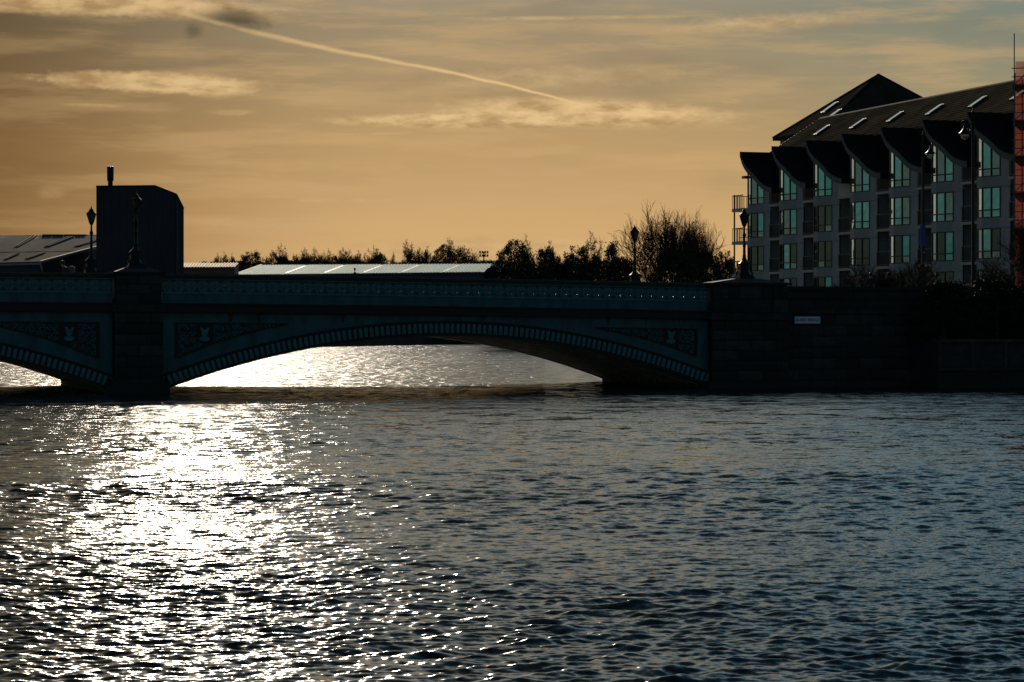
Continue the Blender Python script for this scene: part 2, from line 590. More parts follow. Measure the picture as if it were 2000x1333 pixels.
# ================================================================== SETTING
# ------------------------------------------------------------------ water
def water_material():
    m = bpy.data.materials.new('river_water')
    m.use_nodes = True
    nt = m.node_tree
    X.nt = nt
    b = nt.nodes['Principled BSDF']
    b.inputs['Base Color'].default_value = (0.008, 0.016, 0.018, 1)
    b.inputs['Roughness'].default_value = 0.05
    b.inputs['IOR'].default_value = 1.33
    b.inputs['Specular IOR Level'].default_value = 0.5
    geo = nt.nodes.new('ShaderNodeNewGeometry')
    sp = nt.nodes.new('ShaderNodeSeparateXYZ')
    nt.links.new(geo.outputs['Position'], sp.inputs[0])
    x, y = X(sp.outputs[0]), X(sp.outputs[1])
    gust = xsmooth(xnoise(xvec(x * 0.6, y * 0.25, 2.0), 0.12, 3, 0.55), 0.30, 0.68)

    def slope(sc, sx, z, det):
        c = xnoise(xvec(x * sx, y, z), sc, det, 0.6, color=True)
        s = nt.nodes.new('ShaderNodeSeparateColor')
        nt.links.new(c.s, s.inputs[0])
        return X(s.outputs[0]) - 0.5, X(s.outputs[1]) - 0.5

    a1, b1 = slope(2.6, 0.55, 0.0, 2.0)
    a3, b3 = slope(0.75, 0.5, 8.0, 2.0)
    a2, b2 = slope(15.0, 0.75, 5.0, 2.0)
    far = xsmooth(y, 45.0, 135.0)
    rg = 0.078 - xsmooth(y, 24.0, 80.0) * 0.036 + xsmooth(y, 108.0, 128.0) * 0.03
    nt.links.new(rg.s, b.inputs['Roughness'])
    k1 = (far * 0.55 + 0.30)
    k2 = (gust * 0.30 + 0.28)
    mid = xsmooth(y, 35.0, 85.0)
    back = xsmooth(y, 112.0, 130.0)
    sx = (a1 * k1 * 0.95 + a2 * k2 * 1.0) * (1.0 + back * 0.6) + a3 * mid * 0.16
    sy = b1 * k1 + b2 * k2 + b3 * mid * 0.42 + far * 0.05 + 0.05
    gs = nt.nodes.new('ShaderNodeSeparateXYZ')
    nt.links.new(geo.outputs['Normal'], gs.inputs[0])
    nx, ny, nz = X(gs.outputs[0]), X(gs.outputs[1]), X(gs.outputs[2])
    v = xvec(nx - sx, ny - sy, nz)
    nn = nt.nodes.new('ShaderNodeVectorMath')
    nn.operation = 'NORMALIZE'
    nt.links.new(v.s, nn.inputs[0])
    nt.links.new(nn.outputs[0], b.inputs['Normal'])
    return m


M['water'] = water_material()


def make_water():
    # wind waves: a grid whose rows close up towards the far bank
    ys = np.concatenate([np.linspace(1400, 800, 1450), np.linspace(799.6, 671, 260)])
    Y = CAM_H * 5000.0 / (ys - 630.0)
    K = np.linspace(-0.235, 0.235, 640)
    YY, KK = np.meshgrid(Y, K, indexing='ij')
    XX = KK * YY
    row = np.abs(np.gradient(Y))[:, None]
    colw = (K[1] - K[0]) * Y[:, None]
    H = np.zeros_like(XX)
    n = 110
    lam = np.exp(RNG.uniform(math.log(0.12), math.log(0.90), n))
    ang = RNG.normal(math.radians(97), 0.62, n)        # crests lie roughly across the view
    ph = RNG.uniform(0, 2 * math.pi, n)
    rms = 0.170
    for i in range(n):
        k = 2 * math.pi / lam[i]
        kx, ky = k * math.cos(ang[i]), k * math.sin(ang[i])
        s = rms * math.sqrt(2.0 / n) * (1.0 if lam[i] < 0.8 else 0.8)
        need = 3.0 * (row * abs(math.sin(ang[i])) + colw * abs(math.cos(ang[i])))
        att = np.clip((lam[i] - need) / (0.4 * lam[i]), 0, 1)
        H += (s / k) * att * np.cos(kx * XX + ky * YY + ph[i])
    # gusts: rougher and calmer patches
    G = np.zeros_like(XX)
    for i in range(9):
        k = 2 * math.pi / RNG.uniform(9, 34)
        a = RNG.uniform(0.9, 2.2)
        G += np.cos(k * math.cos(a) * XX + k * math.sin(a) * YY + RNG.uniform(0, 6.28))
    H *= np.clip(1.0 + 0.11 * G, 0.55, 1.4)
    H += np.where(H > 0, 0.25 * H * np.minimum(H / 0.04, 1.5), 0)
    nr, nc = XX.shape
    co = np.stack([XX, YY, H], -1).reshape(-1, 3)
    # outer sheet, a little lower, carries the river beyond the wedge of fine waves
    ext = np.array([[-900, -60, -0.30], [900, -60, -0.30], [900, 900, -0.30], [-900, 900, -0.30]], float)
    co = np.concatenate([co, ext])
    idx = np.arange(nr * nc).reshape(nr, nc)
    q = np.stack([idx[:-1, :-1], idx[:-1, 1:], idx[1:, 1:], idx[1:, :-1]], -1).reshape(-1, 4)
    q = np.concatenate([q, np.array([[nr * nc, nr * nc + 1, nr * nc + 2, nr * nc + 3]])])
    me = bpy.data.meshes.new('river_water')
    me.vertices.add(len(co))
    me.vertices.foreach_set('co', co.astype(np.float32).ravel())
    me.loops.add(q.size)
    me.loops.foreach_set('vertex_index', q.astype(np.int32).ravel())
    me.polygons.add(len(q))
    me.polygons.foreach_set('loop_start', np.arange(0, q.size, 4, dtype=np.int32))
    me.polygons.foreach_set('loop_total', np.full(len(q), 4, dtype=np.int32))
    me.polygons.foreach_set('use_smooth', np.ones(len(q), dtype=bool))
    me.materials.append(M['water'])
    me.update(calc_edges=True)
    tag(put('river_water', me), 'wind-rippled river glittering in the low sun', 'river', kind='structure')


make_water()

# ------------------------------------------------------------------ bridge frame
BT = R(17.1)
BC, BS = math.cos(BT), math.sin(BT)
BO = Vector((-16.84, 115.0, 0.0))


def bw(t, w, z=0.0):
    """bridge frame (along, across, up) to world"""
    return Vector((BO.x + t * BC - w * BS, BO.y + t * BS + w * BC, z))


def bt(pxx, w=0.0):
    """distance along the bridge whose point at offset w shows at pixel column pxx"""
    k = (pxx - 1000.0) / 5000.0
    return (k * (BO.y + w * BC) - BO.x + w * BS) / (BC - k * BS)


# ------------------------------------------------------------------ ground
def slab_land(name, pts, ztop, m, label, zbot=-1.5):
    mb = MB()
    mb.prism([(p[0], p[1], zbot) for p in pts], (0, 0, ztop - zbot))
    o = mb.build(name, m)
    return tag(o, label, 'ground', kind='structure')


far_land = [(-900, 262), (-60, 276), (-27, 332), (-11, 371), (3, 372), (3.2, 300), (4.9, 138.6), (60, 156), (900, 420), (4000, 6000), (-4000, 6000)]
slab_land('ground', far_land, 2.6, M['ground'], 'flat dark ground on the banks beyond the bridge')
hl = MB()
hl.add([(-150, 446, 2.3), (40, 446, 2.3), (40, 760, 2.3), (-150, 760, 2.3), (-130, 462, 9.0), (20, 462, 9.0), (20, 700, 9.0), (-130, 700, 9.0)],
       [(0, 1, 5, 4), (1, 2, 6, 5), (2, 3, 7, 6), (3, 0, 4, 7), (4, 5, 6, 7)])
tag(hl.build('hill', M['ground']), 'low wooded rise behind the warehouse', 'hill', kind='structure')
p_a = bw(38.0, -3.5)
p_b = bw(75.0, -3.5)
p_c = bw(75.0, 16.0)
p_d = bw(29.0, 16.0)
p_e = bw(29.0, 0.4)
p_f = bw(38.0, 0.4)
slab_land('embankment_ground', [bw(38, -3.2)[:2], bw(75, -3.2)[:2], bw(75, 0.1)[:2], bw(38, 0.1)[:2]], 2.2, M['ground'], 'dark planted bank below the approach wall')
slab_land('road', [bw(30.0, 0.35)[:2], bw(95, 0.35)[:2], bw(95, 16.0)[:2], bw(30.0, 16.0)[:2]], 3.95, M['asphalt'], 'approach road behind the stone wall')
slab_land('quay_ground', [bw(28.0, 16.02)[:2], bw(110, 16.02)[:2], (110, 320), (14, 320), (8, 250)], 3.5, M['ground'], 'quay in front of the apartment block')


# ================================================================== BRIDGE
bridge = empty('road_bridge', BO, BT)
tag(bridge, 'teal painted iron arch bridge with stone piers across the river', 'bridge')


def zt(t):
    return 5.422 - 2.09e-4 * (t + 14.5) ** 2


HALF = 13.2


class Span:
    def __init__(s, c): s.c = c
    def zi(s, t): return 0.12 + 2.454 * (1 - ((t - s.c) / HALF) ** 2)
    def zx(s, t): return 0.80 + 2.424 * (1 - ((t - s.c) / HALF) ** 2)
    def lo(s): return s.c - HALF
    def hi(s): return s.c + HALF


SPANS = [Span(14.3), Span(-14.3)]
W_FAR = 15.5


def lattice_mesh():
    mb = MB()
    xs = [-0.269, -0.105, -0.042, 0.042, 0.105, 0.269]
    zs = [-0.31, -0.115, -0.048, 0.048, 0.115, 0.31]
    y0, y1 = 0.0, 0.05
    holes = {(1, 1), (3, 1), (1, 3), (3, 3)}
    for i in range(5):
        for j in range(5):
            a, b, c, d = xs[i], xs[i + 1], zs[j], zs[j + 1]
            if (i, j) in holes:
                mb.add([(a, y0, c), (b, y0, c), (b, y0, d), (a, y0, d), (a, y1, c), (b, y1, c), (b, y1, d), (a, y1, d)],
                       [(0, 1, 5, 4), (1, 2, 6, 5), (2, 3, 7, 6), (3, 0, 4, 7)])
            else:
                mb.add([(a, y0, c), (b, y0, c), (b, y0, d), (a, y0, d)], [(0, 1, 2, 3)])
                mb.add([(a, y1, c), (b, y1, c), (b, y1, d), (a, y1, d)], [(3, 2, 1, 0)])
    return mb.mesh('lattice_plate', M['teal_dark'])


def lattice_relief():
    mb = MB()
    # crossed bars from the corners to the central ring
    for sx in (-1, 1):
        for sz in (-1, 1):
            mb.beam((sx * 0.265, -0.02, sz * 0.03), (sx * 0.03, -0.02, sz * 0.30), 0.055, 0.05, up=(0, 1, 0))
    pts = [(0.165 * math.cos(a), -0.02, 0.185 * math.sin(a)) for a in [i * math.pi / 8 for i in range(17)]]
    for p, q in zip(pts[:-1], pts[1:]):
        mb.beam(p, q, 0.05, 0.045, up=(0, 1, 0))
    mb.beam((-0.15, -0.02, 0), (0.15, -0.02, 0), 0.05, 0.05, up=(0, 1, 0))
    mb.beam((0, -0.02, -0.16), (0, -0.02, 0.16), 0.05, 0.05, up=(0, 1, 0))
    mb.add([(-0.05, -0.04, 0), (0, -0.055, -0.05), (0.05, -0.04, 0), (0, -0.055, 0.05)], [(0, 1, 2, 3)])
    return mb.mesh('lattice_relief', M['teal_light'])


LAT_P, LAT_R = lattice_mesh(), lattice_relief()
BLOCK = None


def block_mesh():
    mb = MB()
    w, h = 0.085, 0.225
    f = 0.012
    mb.add([(-w, 0, -h), (w, 0, -h), (w, 0, h), (-w, 0, h),
            (-w + f, -0.05, -h + f), (w - f, -0.05, -h + f), (w - f, -0.05, h - f), (-w + f, -0.05, h - f)],
           [(4, 5, 6, 7), (0, 1, 5, 4), (1, 2, 6, 5), (2, 3, 7, 6), (3, 0, 4, 7)])
    return mb.mesh('ring_block', M['teal_light'])


BLOCK = block_mesh()


def rect_band(name, t0, t1, off0, off1, w0, w1, m, n=26):
    ts = [t0 + (t1 - t0) * i / n for i in range(n + 1)]
    return MB().strip(ts, w0, w1, lambda t: zt(t) - off1, lambda t: zt(t) - off0).build(name, m, bridge)


def scroll_panel(sp, side):
    """ornamental triangular panel of the spandrel; side -1 at the left pier, +1 at the right"""
    edge = (sp.lo() + 0.62) if side < 0 else (sp.hi() - 0.62)
    sgn = 1 if side < 0 else -1          # direction towards the crown
    top = lambda t: zt(t) - 2.22
    L = 5.15
    tip = edge + sgn * L
    bot_e = 1.54

    def low(t):
        # hypotenuse, parallel to the ring but a little above it
        f = (t - edge) / (tip - edge)
        base = bot_e + (top(tip) - 0.03 - bot_e) * f
        return base + 0.16 * math.sin(math.pi * min(max(f, 0), 1))
    n = 14
    ts = sorted(edge + sgn * L * i / n for i in range(n + 1))
    back = MB().strip(ts, 0.0, 0.02, low, lambda t: max(top(t), low(t) + 0.01)).build('spandrel_panel', M['maroon'], bridge, loc=(0, -0.012, 0))
    mb = MB()
    # moulded border
    up = [(t, -0.03, top(t)) for t in ts]
    dn = [(t, -0.03, low(t)) for t in ts]
    for line in (up, dn):
        for p, q in zip(line[:-1], line[1:]):
            mb.beam(p, q, 0.05, 0.05, up=(0, 1, 0))
    mb.beam((edge, -0.03, low(edge) - 0.02), (edge, -0.03, top(edge) + 0.02), 0.05, 0.05, up=(0, 1, 0))
    mb.build('panel_border', M['black'], back)
    # scrollwork
    sc = MB()
    rr = random.Random(3)

    def spiral(cx, cz, r, turn, hand, rt=0.022):
        pts = []
        for i in range(15):
            f = i / 14
            a = turn + hand * f * 2 * math.pi * 1.35
            q = r * (1 - 0.86 * f)
            pts.append((cx + q * math.cos(a), -0.035, cz + q * math.sin(a)))
        sc.tube(pts, [rt * (1 - 0.45 * i / 14) for i in range(15)], 4)
    em_t = edge + sgn * 1.32
    em_z = (low(em_t) + top(em_t)) / 2 + 0.02
    f = 0.05
    while f < 0.93:
        t = edge + sgn * L * f
        lo_, hi_ = low(t) + 0.04, top(t) - 0.04
        hgt = hi_ - lo_
        rows = max(1, int(round(hgt / 0.30)))
        r = min(0.15, hgt / rows / 2 * 0.98)
        for k in range(rows):
            cz = lo_ + hgt * (k + 0.5) / rows
            if abs(t - em_t) < 0.40 and abs(cz - em_z) < 0.42:
                continue
            spiral(t, cz, r, rr.uniform(0, 6.28), 1 if (k % 2) else -1)
            sc.beam((t - 0.13, -0.033, cz + 0.14 * (1 if k % 2 else -1)), (t + 0.13, -0.033, cz - 0.10 * (1 if k % 2 else -1)), 0.02, 0.02, up=(0, 1, 0)) if hgt > 0.25 else None
        f += max(0.036, r * 1.85 / L)
    sw_ = sc.build('scrollwork', M['teal_light'], back)
    sw_['kind'] = 'stuff'
    # emblem: oval boss below, flared crest above
    em = MB()
    em.add(*disc(em_t, -0.03, em_z - 0.20, 0.26, 0.13, 16, 0.05))
    prof = [(-0.20, 0.36), (-0.09, 0.30), (0.02, 0.20), (0.16, 0.33), (0.22, 0.30), (0.13, 0.02), (0.05, -0.08), (-0.05, -0.08), (-0.13, 0.02)]
    em.prism([(em_t + a, -0.03, em_z + b) for a, b in prof], (0, -0.05, 0))
    em.build('emblem', M['teal_light'], back)


def disc(cx, y, cz, rx, rz, n, d):
    vs = [(cx + rx * math.cos(2 * math.pi * i / n), y, cz + rz * math.sin(2 * math.pi * i / n)) for i in range(n)]
    vs += [(cx + rx * 0.8 * math.cos(2 * math.pi * i / n), y - d, cz + rz * 0.8 * math.sin(2 * math.pi * i / n)) for i in range(n)]
    fs = [(i, (i + 1) % n, n + (i + 1) % n, n + i) for i in range(n)] + [tuple(range(n, 2 * n))]
    return vs, fs


for si, sp in enumerate(SPANS):
    t0, t1 = sp.lo(), sp.hi()
    N = 60
    ts = [t0 + (t1 - t0) * i / N for i in range(N + 1)]
    # near face
    MB().strip(ts, 0.0, 0.12, lambda t: sp.zx(t) - 0.02, lambda t: zt(t) - 1.72).build('spandrel_wall', M['teal'], bridge)
    ring = MB().strip(ts, -0.10, 0.28, sp.zi, sp.zx).build('arch_ring', M['maroon'], bridge)
    MB().strip(ts, -0.17, -0.095, lambda t: sp.zx(t) - 0.075, lambda t: sp.zx(t) + 0.02).build('ring_moulding', M['maroon'], bridge)
    MB().strip(ts, -0.16, -0.095, lambda t: sp.zi(t) - 0.03, lambda t: sp.zi(t) + 0.05).build('ring_moulding', M['maroon'], bridge)
    # ring blocks
    nb = 104
    arc = [0.0]
    tt = np.linspace(t0, t1, 800)
    zz = np.array([(sp.zi(t) + sp.zx(t)) / 2 for t in tt])
    s = np.concatenate([[0], np.cumsum(np.hypot(np.diff(tt), np.diff(zz)))])
    for i in range(nb):
        u = s[-1] * (i + 0.5) / nb
        t = float(np.interp(u, s, tt))
        z = float(np.interp(u, s, zz))
        dz = -2 * 2.44 * (t - sp.c) / HALF ** 2
        put('ring_block', BLOCK, bridge, (t, -0.101, z - 0.005), (0, -math.atan(dz), 0))
    # bands of the parapet
    cor = rect_band('cornice', t0, t1, 1.40, 1.74, -0.30, 0.1, M['maroon'])
    rect_band('cornice_fillet', t0, t1, 1.33, 1.40, -0.36, 0.05, M['maroon'])
    rect_band('parapet_base', t0, t1, 0.90, 1.33, -0.04, 0.28, M['teal'])
    rect_band('parapet_rail', t0, t1, 0.84, 0.90, -0.09, 0.30, M['teal_light'])
    rect_band('parapet_rail', t0, t1, 0.22, 0.28, -0.06, 0.30, M['teal_light'])
    rect_band('parapet_coping', t0, t1, 0.07, 0.22, -0.12, 0.34, M['maroon'])
    rect_band('coping_cap', t0, t1, 0.0, 0.07, -0.02, 0.30, M['coping'])
    nl = 49
    for i in range(nl):
        t = t0 + (t1 - t0) * (i + 0.5) / nl
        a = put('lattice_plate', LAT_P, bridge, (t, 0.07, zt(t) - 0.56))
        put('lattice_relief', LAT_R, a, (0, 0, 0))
    for sd in (-1, 1):
        if si == 1 and sd < 0:
            continue
        scroll_panel(sp, sd)
    # ribs under the deck
    for k in range(12):
        w = 1.45 + k * 1.15
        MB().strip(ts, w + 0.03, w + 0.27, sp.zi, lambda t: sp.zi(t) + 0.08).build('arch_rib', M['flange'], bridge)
        MB().strip(ts, w + 0.13, w + 0.17, lambda t: sp.zi(t) + 0.07, lambda t: max(sp.zx(t) + 0.05, zt(t) - 1.9)).build('rib_web', M['maroon'], bridge)
    # far face
    MB().strip(ts, W_FAR - 0.3, W_FAR, sp.zi, lambda t: zt(t) - 1.3).build('far_spandrel', M['teal'], bridge)
    rect_band('far_parapet_base', t0, t1, 0.90, 1.33, W_FAR - 0.3, W_FAR + 0.04, M['teal'])
    rect_band('far_coping', t0, t1, 0.0, 0.26, W_FAR - 0.3, W_FAR + 0.1, M['coping'])
    for i in range(nl):
        t = t0 + (t1 - t0) * (i + 0.5) / nl
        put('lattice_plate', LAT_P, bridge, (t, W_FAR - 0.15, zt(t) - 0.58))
    # rust streaks running down from the cornice
    if si == 0:
        for pxx, l, wd in ((1188, 0.42, 0.16), (1262, 0.44, 0.09), (1316, 0.42, 0.05), (1327, 0.42, 0.05), (1336, 0.36, 0.04), (670, 0.46, 0.16), (450, 0.5, 0.3), (505, 0.5, 0.2), (945, 0.25, 0.1)):
            t = bt(pxx)
            z1 = zt(t) - 1.74
            MB().prism([(t - wd / 2, -0.004, z1), (t + wd / 2, -0.004, z1), (t + wd * 0.3, -0.004, z1 - l * 0.7), (t, -0.004, z1 - l), (t - wd * 0.35, -0.004, z1 - l * 0.6)], (0, 0.003, 0)).build('rust_streak', M['rust'], bridge)

ts = [-29 + 60.0 * i / 60 for i in range(61)]
MB().strip(ts, 0.3, W_FAR - 0.3, lambda t: zt(t) - 1.85, lambda t: zt(t) - 1.15).build('deck', M['mortar'], bridge)

# ------------------------------------------------------------------ masonry
_stone_cache = {}


def stone_block(l, h, d, m):
    key = (round(l, 2), round(h, 2), round(d, 2), m.name)
    if key not in _stone_cache:
        f = 0.018
        a, b = l / 2, h / 2
        mb = MB().add([(-a, d, -b), (a, d, -b), (a, d, b), (-a, d, b),
                       (-a, f, -b), (a, f, -b), (a, f, b), (-a, f, b),
                       (-a + f, 0, -b + f), (a - f, 0, -b + f), (a - f, 0, b - f), (-a + f, 0, b - f)],
                      [(8, 9, 10, 11), (4, 5, 9, 8), (5, 6, 10, 9), (6, 7, 11, 10), (7, 4, 8, 11),
                       (0, 1, 5, 4), (1, 2, 6, 5), (2, 3, 7, 6), (3, 0, 4, 7)])
        _stone_cache[key] = mb.mesh('stone', m)
    return _stone_cache[key]


def masonry(parent, t0, t1, z0, z1, w, h, l, seed, d=0.12):
    rr = random.Random(seed)
    nz = max(1, int(round((z1 - z0) / h)))
    hh = (z1 - z0) / nz
    for j in range(nz):
        nl_ = max(1, int(round((t1 - t0) / l)))
        cuts = [t0 + (t1 - t0) * i / nl_ for i in range(nl_ + 1)]
        if j % 2 and nl_ >= 1:
            stepw = (t1 - t0) / nl_
            cuts = [t0] + [c + stepw / 2 for c in cuts[:-1]] + [t1]
        for a, b in zip(cuts[:-1], cuts[1:]):
            m = M[rr.choice(('stone', 'stone_b', 'stone_b', 'stone_c'))]
            put('stone', stone_block(b - a - 0.02, hh - 0.02, d, m), parent,
                ((a + b) / 2, w - rr.choice((0, 0.008, 0.016)), z0 + hh * (j + 0.5)))


def pier(tc, seed, full=True):
    p = empty('bridge_pier', bw(tc, 0), BT)
    z_top = zt(tc)
    MB().box(-1.02, 1.02, -0.45, W_FAR + 0.45, -1.5, z_top - 0.02).build('pier_core', M['mortar'], p)
    # cutwater foot
    foot = [(-1.42, -0.35), (-1.15, -0.85), (0, -1.35), (1.15, -0.85), (1.42, -0.35), (1.42, W_FAR + 0.4), (-1.42, W_FAR + 0.4)]
    MB().prism([(a, b, -1.5) for a, b in foot], (0, 0, 2.0)).build('cutwater', M['stone_b'], p)
    foot2 = [(a * 0.9, b * 0.9 if b < 0 else b) for a, b in foot]
    MB().prism([(a, b, 0.5) for a, b in foot2], (0, 0, 0.16)).build('cutwater_cap', M['stone'], p)
    masonry(p, -1.10, 1.10, 0.66, z_top - 1.74, -0.57, 0.46, 1.1, seed)
    MB().box(-1.20, 1.20, -0.68, 0.3, z_top - 1.735, z_top - 1.40).build('string_course', M['stone'], p)
    masonry(p, -1.02, 1.02, z_top - 1.40, z_top - 0.06, -0.52, 0.45, 1.02, seed + 1)
    # stepped cap
    MB().box(-1.16, 1.16, -0.62, 0.95, z_top - 0.06, z_top + 0.06).build('cap_slab', M['stone_b'], p)
    mb = MB()
    a, b = (-1.02, -0.52, 1.02, 0.85), (-0.55, -0.10, 0.55, 0.55)
    mb.add([(a[0], a[1], z_top + 0.06), (a[2], a[1], z_top + 0.06), (a[2], a[3], z_top + 0.06), (a[0], a[3], z_top + 0.06),
            (b[0], b[1], z_top + 0.24), (b[2], b[1], z_top + 0.24), (b[2], b[3], z_top + 0.24), (b[0], b[3], z_top + 0.24)],
           [(4, 5, 6, 7), (0, 1, 5, 4), (1, 2, 6, 5), (2, 3, 7, 6), (3, 0, 4, 7), (0, 3, 2, 1)])
    mb.build('cap_slope', M['stone'], p)
    MB().box(-1.1, 1.1, W_FAR - 0.9, W_FAR + 0.6, z_top - 0.06, z_top + 0.2).build('cap_slab', M['stone_b'], p)
    return p


tag(pier(0.0, 5), 'dark stone pier with stepped cap standing in the river between two arches', 'bridge pier')
tag(pier(-28.6, 9), 'dark stone pier beyond the cut-off arch at the edge', 'bridge pier')

# right abutment and wing wall
ab = empty('bridge_abutment', bw(29.5, 0), BT)
tag(ab, 'broad dark stone abutment carrying the end of the arch', 'abutment')
za = zt(29.5)
MB().box(-1.9, 1.9, -0.38, W_FAR + 0.4, -1.5, za - 0.05).build('abutment_core', M['mortar'], ab)
MB().box(-2.25, 2.15, -0.85, 0.3, -1.5, 0.35).build('abutment_foot', M['stone_b'], ab)
masonry(ab, -2.0, 2.0, 0.35, za - 1.74, -0.5, 0.48, 1.3, 21)
MB().box(-2.1, 2.1, -0.62, 0.2, za - 1.735, za - 1.40).build('string_course', M['stone'], ab)
masonry(ab, -1.95, -1.15, za - 1.40, za - 0.06, -0.52, 0.67, 0.8, 22)
masonry(ab, 1.15, 1.95, za - 1.40, za - 0.06, -0.52, 0.67, 0.8, 24)
masonry(ab, -1.13, 1.13, za - 1.40, za - 0.06, -0.46, 0.67, 1.13, 23)
MB().box(-2.1, 2.1, -0.64, 0.95, za - 0.055, za + 0.06).build('cap_slab', M['stone_b'], ab)
mb = MB()
mb.add([(-2.0, -0.54, za + 0.06), (2.0, -0.54, za + 0.06), (2.0, 0.9, za + 0.06), (-2.0, 0.9, za + 0.06),
        (-0.6, -0.10, za + 0.26), (0.6, -0.10, za + 0.26), (0.6, 0.6, za + 0.26), (-0.6, 0.6, za + 0.26)],
       [(4, 5, 6, 7), (0, 1, 5, 4), (1, 2, 6, 5), (2, 3, 7, 6), (3, 0, 4, 7), (0, 3, 2, 1)])
mb.build('cap_slope', M['stone_c'], ab)

wing = empty('approach_wall', bw(31.5, 0), BT)
tag(wing, 'long dark stone approach wall with a street name plate on it', 'wall')
WL = 14.0
MB().box(0.02, WL, -0.10, 0.33, -1.5, 4.80).build('wall_core', M['mortar'], wing)
masonry(wing, 0.02, WL, -0.2, 3.58, -0.22, 0.54, 1.25, 31)
MB().box(0.02, WL, -0.34, 0.30, 3.582, 3.80).build('string_course', M['stone'], wing)
masonry(wing, 0.02, WL, 3.80, 4.72, -0.20, 0.46, 1.45, 32)
for i in range(9):
    a = 0.02 + (WL - 0.02) * i / 9
    b = 0.02 + (WL - 0.02) * (i + 1) / 9
    MB().box(a + 0.008, b - 0.008, -0.32, 0.40, 4.722, 4.92).build('coping_stone', M['stone_b'], wing)

# name plate
sg = empty('street_sign', bw(bt(1577, -0.30), -0.30, 3.28), BT)
tag(sg, 'white plate lettered ALBERT BRIDGE fixed to the dark stone wall', 'sign')
MB().box(-0.70, 0.70, -0.012, 0.05, -0.20, 0.20).build('plate_border', M['blue'], sg)
MB().box(-0.665, 0.665, -0.018, -0.0125, -0.165, 0.165).build('plate', M['white'], sg)
fc = bpy.data.curves.new('lettering', 'FONT')
fc.body = 'ALBERT BRIDGE'
fc.align_x = 'CENTER'
fc.align_y = 'CENTER'
fc.size = 0.185
fc.space_character = 1.02
fc.offset = 0.004
fc.materials.append(M['black'])
_tmp = bpy.data.objects.new('lettering', fc)
COL.objects.link(_tmp)
bpy.context.view_layer.update()
_lm = bpy.data.meshes.new_from_object(_tmp.evaluated_get(bpy.context.evaluated_depsgraph_get()))
bpy.data.objects.remove(_tmp)
fo = bpy.data.objects.new('lettering', _lm)
COL.objects.link(fo)
fo.parent = sg
fo.location = (0, -0.021, 0)
fo.rotation_euler = (R(90), 0, 0)
_w = 1.22
bpy.context.view_layer.update()
if fo.dimensions.x > 0.01:
    fo.scale = (_w / fo.dimensions.x, 1, 1)


# ------------------------------------------------------------------ bridge lamps
def bridge_lamp():
    root = empty('bridge_lamp')
    mb = MB()
    mb.frustum(0.40, 0.40, 0.0, 0.10).frustum(0.34, 0.34, 0.10, 0.16)
    mb.lathe([(0.36, 0.16), (0.35, 0.22), (0.29, 0.30), (0.27, 0.36), (0.26, 0.66), (0.30, 0.70), (0.30, 0.75), (0.22, 0.82), (0.13, 0.92), (0.105, 1.0)], 8, ph=math.pi / 8)
    mb.build('base', M['iron'], root)
    for k in range(4):
        a = math.pi / 4 + k * math.pi / 2
        d = Vector((math.cos(a), math.sin(a), 0))
        MB().tube([d * 0.40 + Vector((0, 0, 0.17)), d * 0.43 + Vector((0, 0, 0.26)), d * 0.36 + Vector((0, 0, 0.36)), d * 0.30 + Vector((0, 0, 0.52)), d * 0.36 + Vector((0, 0, 0.66)), d * 0.33 + Vector((0, 0, 0.76)), d * 0.22 + Vector((0, 0, 0.80))],
                  [0.05, 0.055, 0.04, 0.035, 0.05, 0.04, 0.02], 6).build('base_scroll', M['iron'], root, True)
    MB().lathe([(0.10, 1.0), (0.085, 1.05), (0.10, 1.10), (0.075, 1.16), (0.068, 1.55), (0.085, 1.58), (0.085, 1.63), (0.062, 1.68), (0.055, 2.02), (0.085, 2.06), (0.10, 2.12), (0.075, 2.18), (0.05, 2.24), (0.045, 2.48), (0.06, 2.52), (0.10, 2.58), (0.11, 2.61)], 10).build('post', M['iron'], root, True)
    MB().tube([(-0.27, 0, 2.0), (-0.25, 0, 2.0), (0.25, 0, 2.0), (0.27, 0, 2.0)], [0.028, 0.016, 0.016, 0.028], 6).build('ladder_bar', M['iron'], root)
    # lantern
    zl0, zl1 = 2.64, 3.06
    r0, r1 = 0.115, 0.245
    lan = MB()
    n = 6
    for k in range(n):
        a = 2 * math.pi * k / n + 0.2
        lan.beam((r0 * math.cos(a), r0 * math.sin(a), zl0), (r1 * math.cos(a), r1 * math.sin(a), zl1), 0.026)
    lan.lathe([(0.10, 2.60), (0.13, 2.62), (0.13, 2.65), (0.11, 2.66)], 6, ph=0.2)
    lan.lathe([(0.245, 3.045), (0.275, 3.06), (0.275, 3.085), (0.25, 3.09)], 6, ph=0.2)
    lo = lan.build('lantern_frame', M['iron'], root)
    for k in range(n):
        a, b = 2 * math.pi * k / n + 0.2, 2 * math.pi * (k + 1) / n + 0.2
        q0, q1 = 0.97 * r0, 0.97 * r1
        MB().prism([(q0 * math.cos(a), q0 * math.sin(a), zl0 + 0.01), (q0 * math.cos(b), q0 * math.sin(b), zl0 + 0.01), (q1 * math.cos(b), q1 * math.sin(b), zl1 - 0.01), (q1 * math.cos(a), q1 * math.sin(a), zl1 - 0.01)],
                   (-0.006 * math.cos((a + b) / 2), -0.006 * math.sin((a + b) / 2), 0)).build('pane', M['lantern'], lo)
    MB().lathe([(0.02, 2.66), (0.05, 2.70), (0.06, 2.86), (0.05, 3.0), (0.02, 3.04)], 8).build('mantle', M['iron'], lo)
    MB().lathe([(0.285, 3.09), (0.20, 3.16), (0.135, 3.225), (0.12, 3.26), (0.135, 3.265), (0.115, 3.29), (0.06, 3.335), (0.03, 3.37), (0.045, 3.39), (0.02, 3.42), (0.006, 3.50)], 6, ph=0.2).build('lantern_roof', M['iron'], root)
    return root


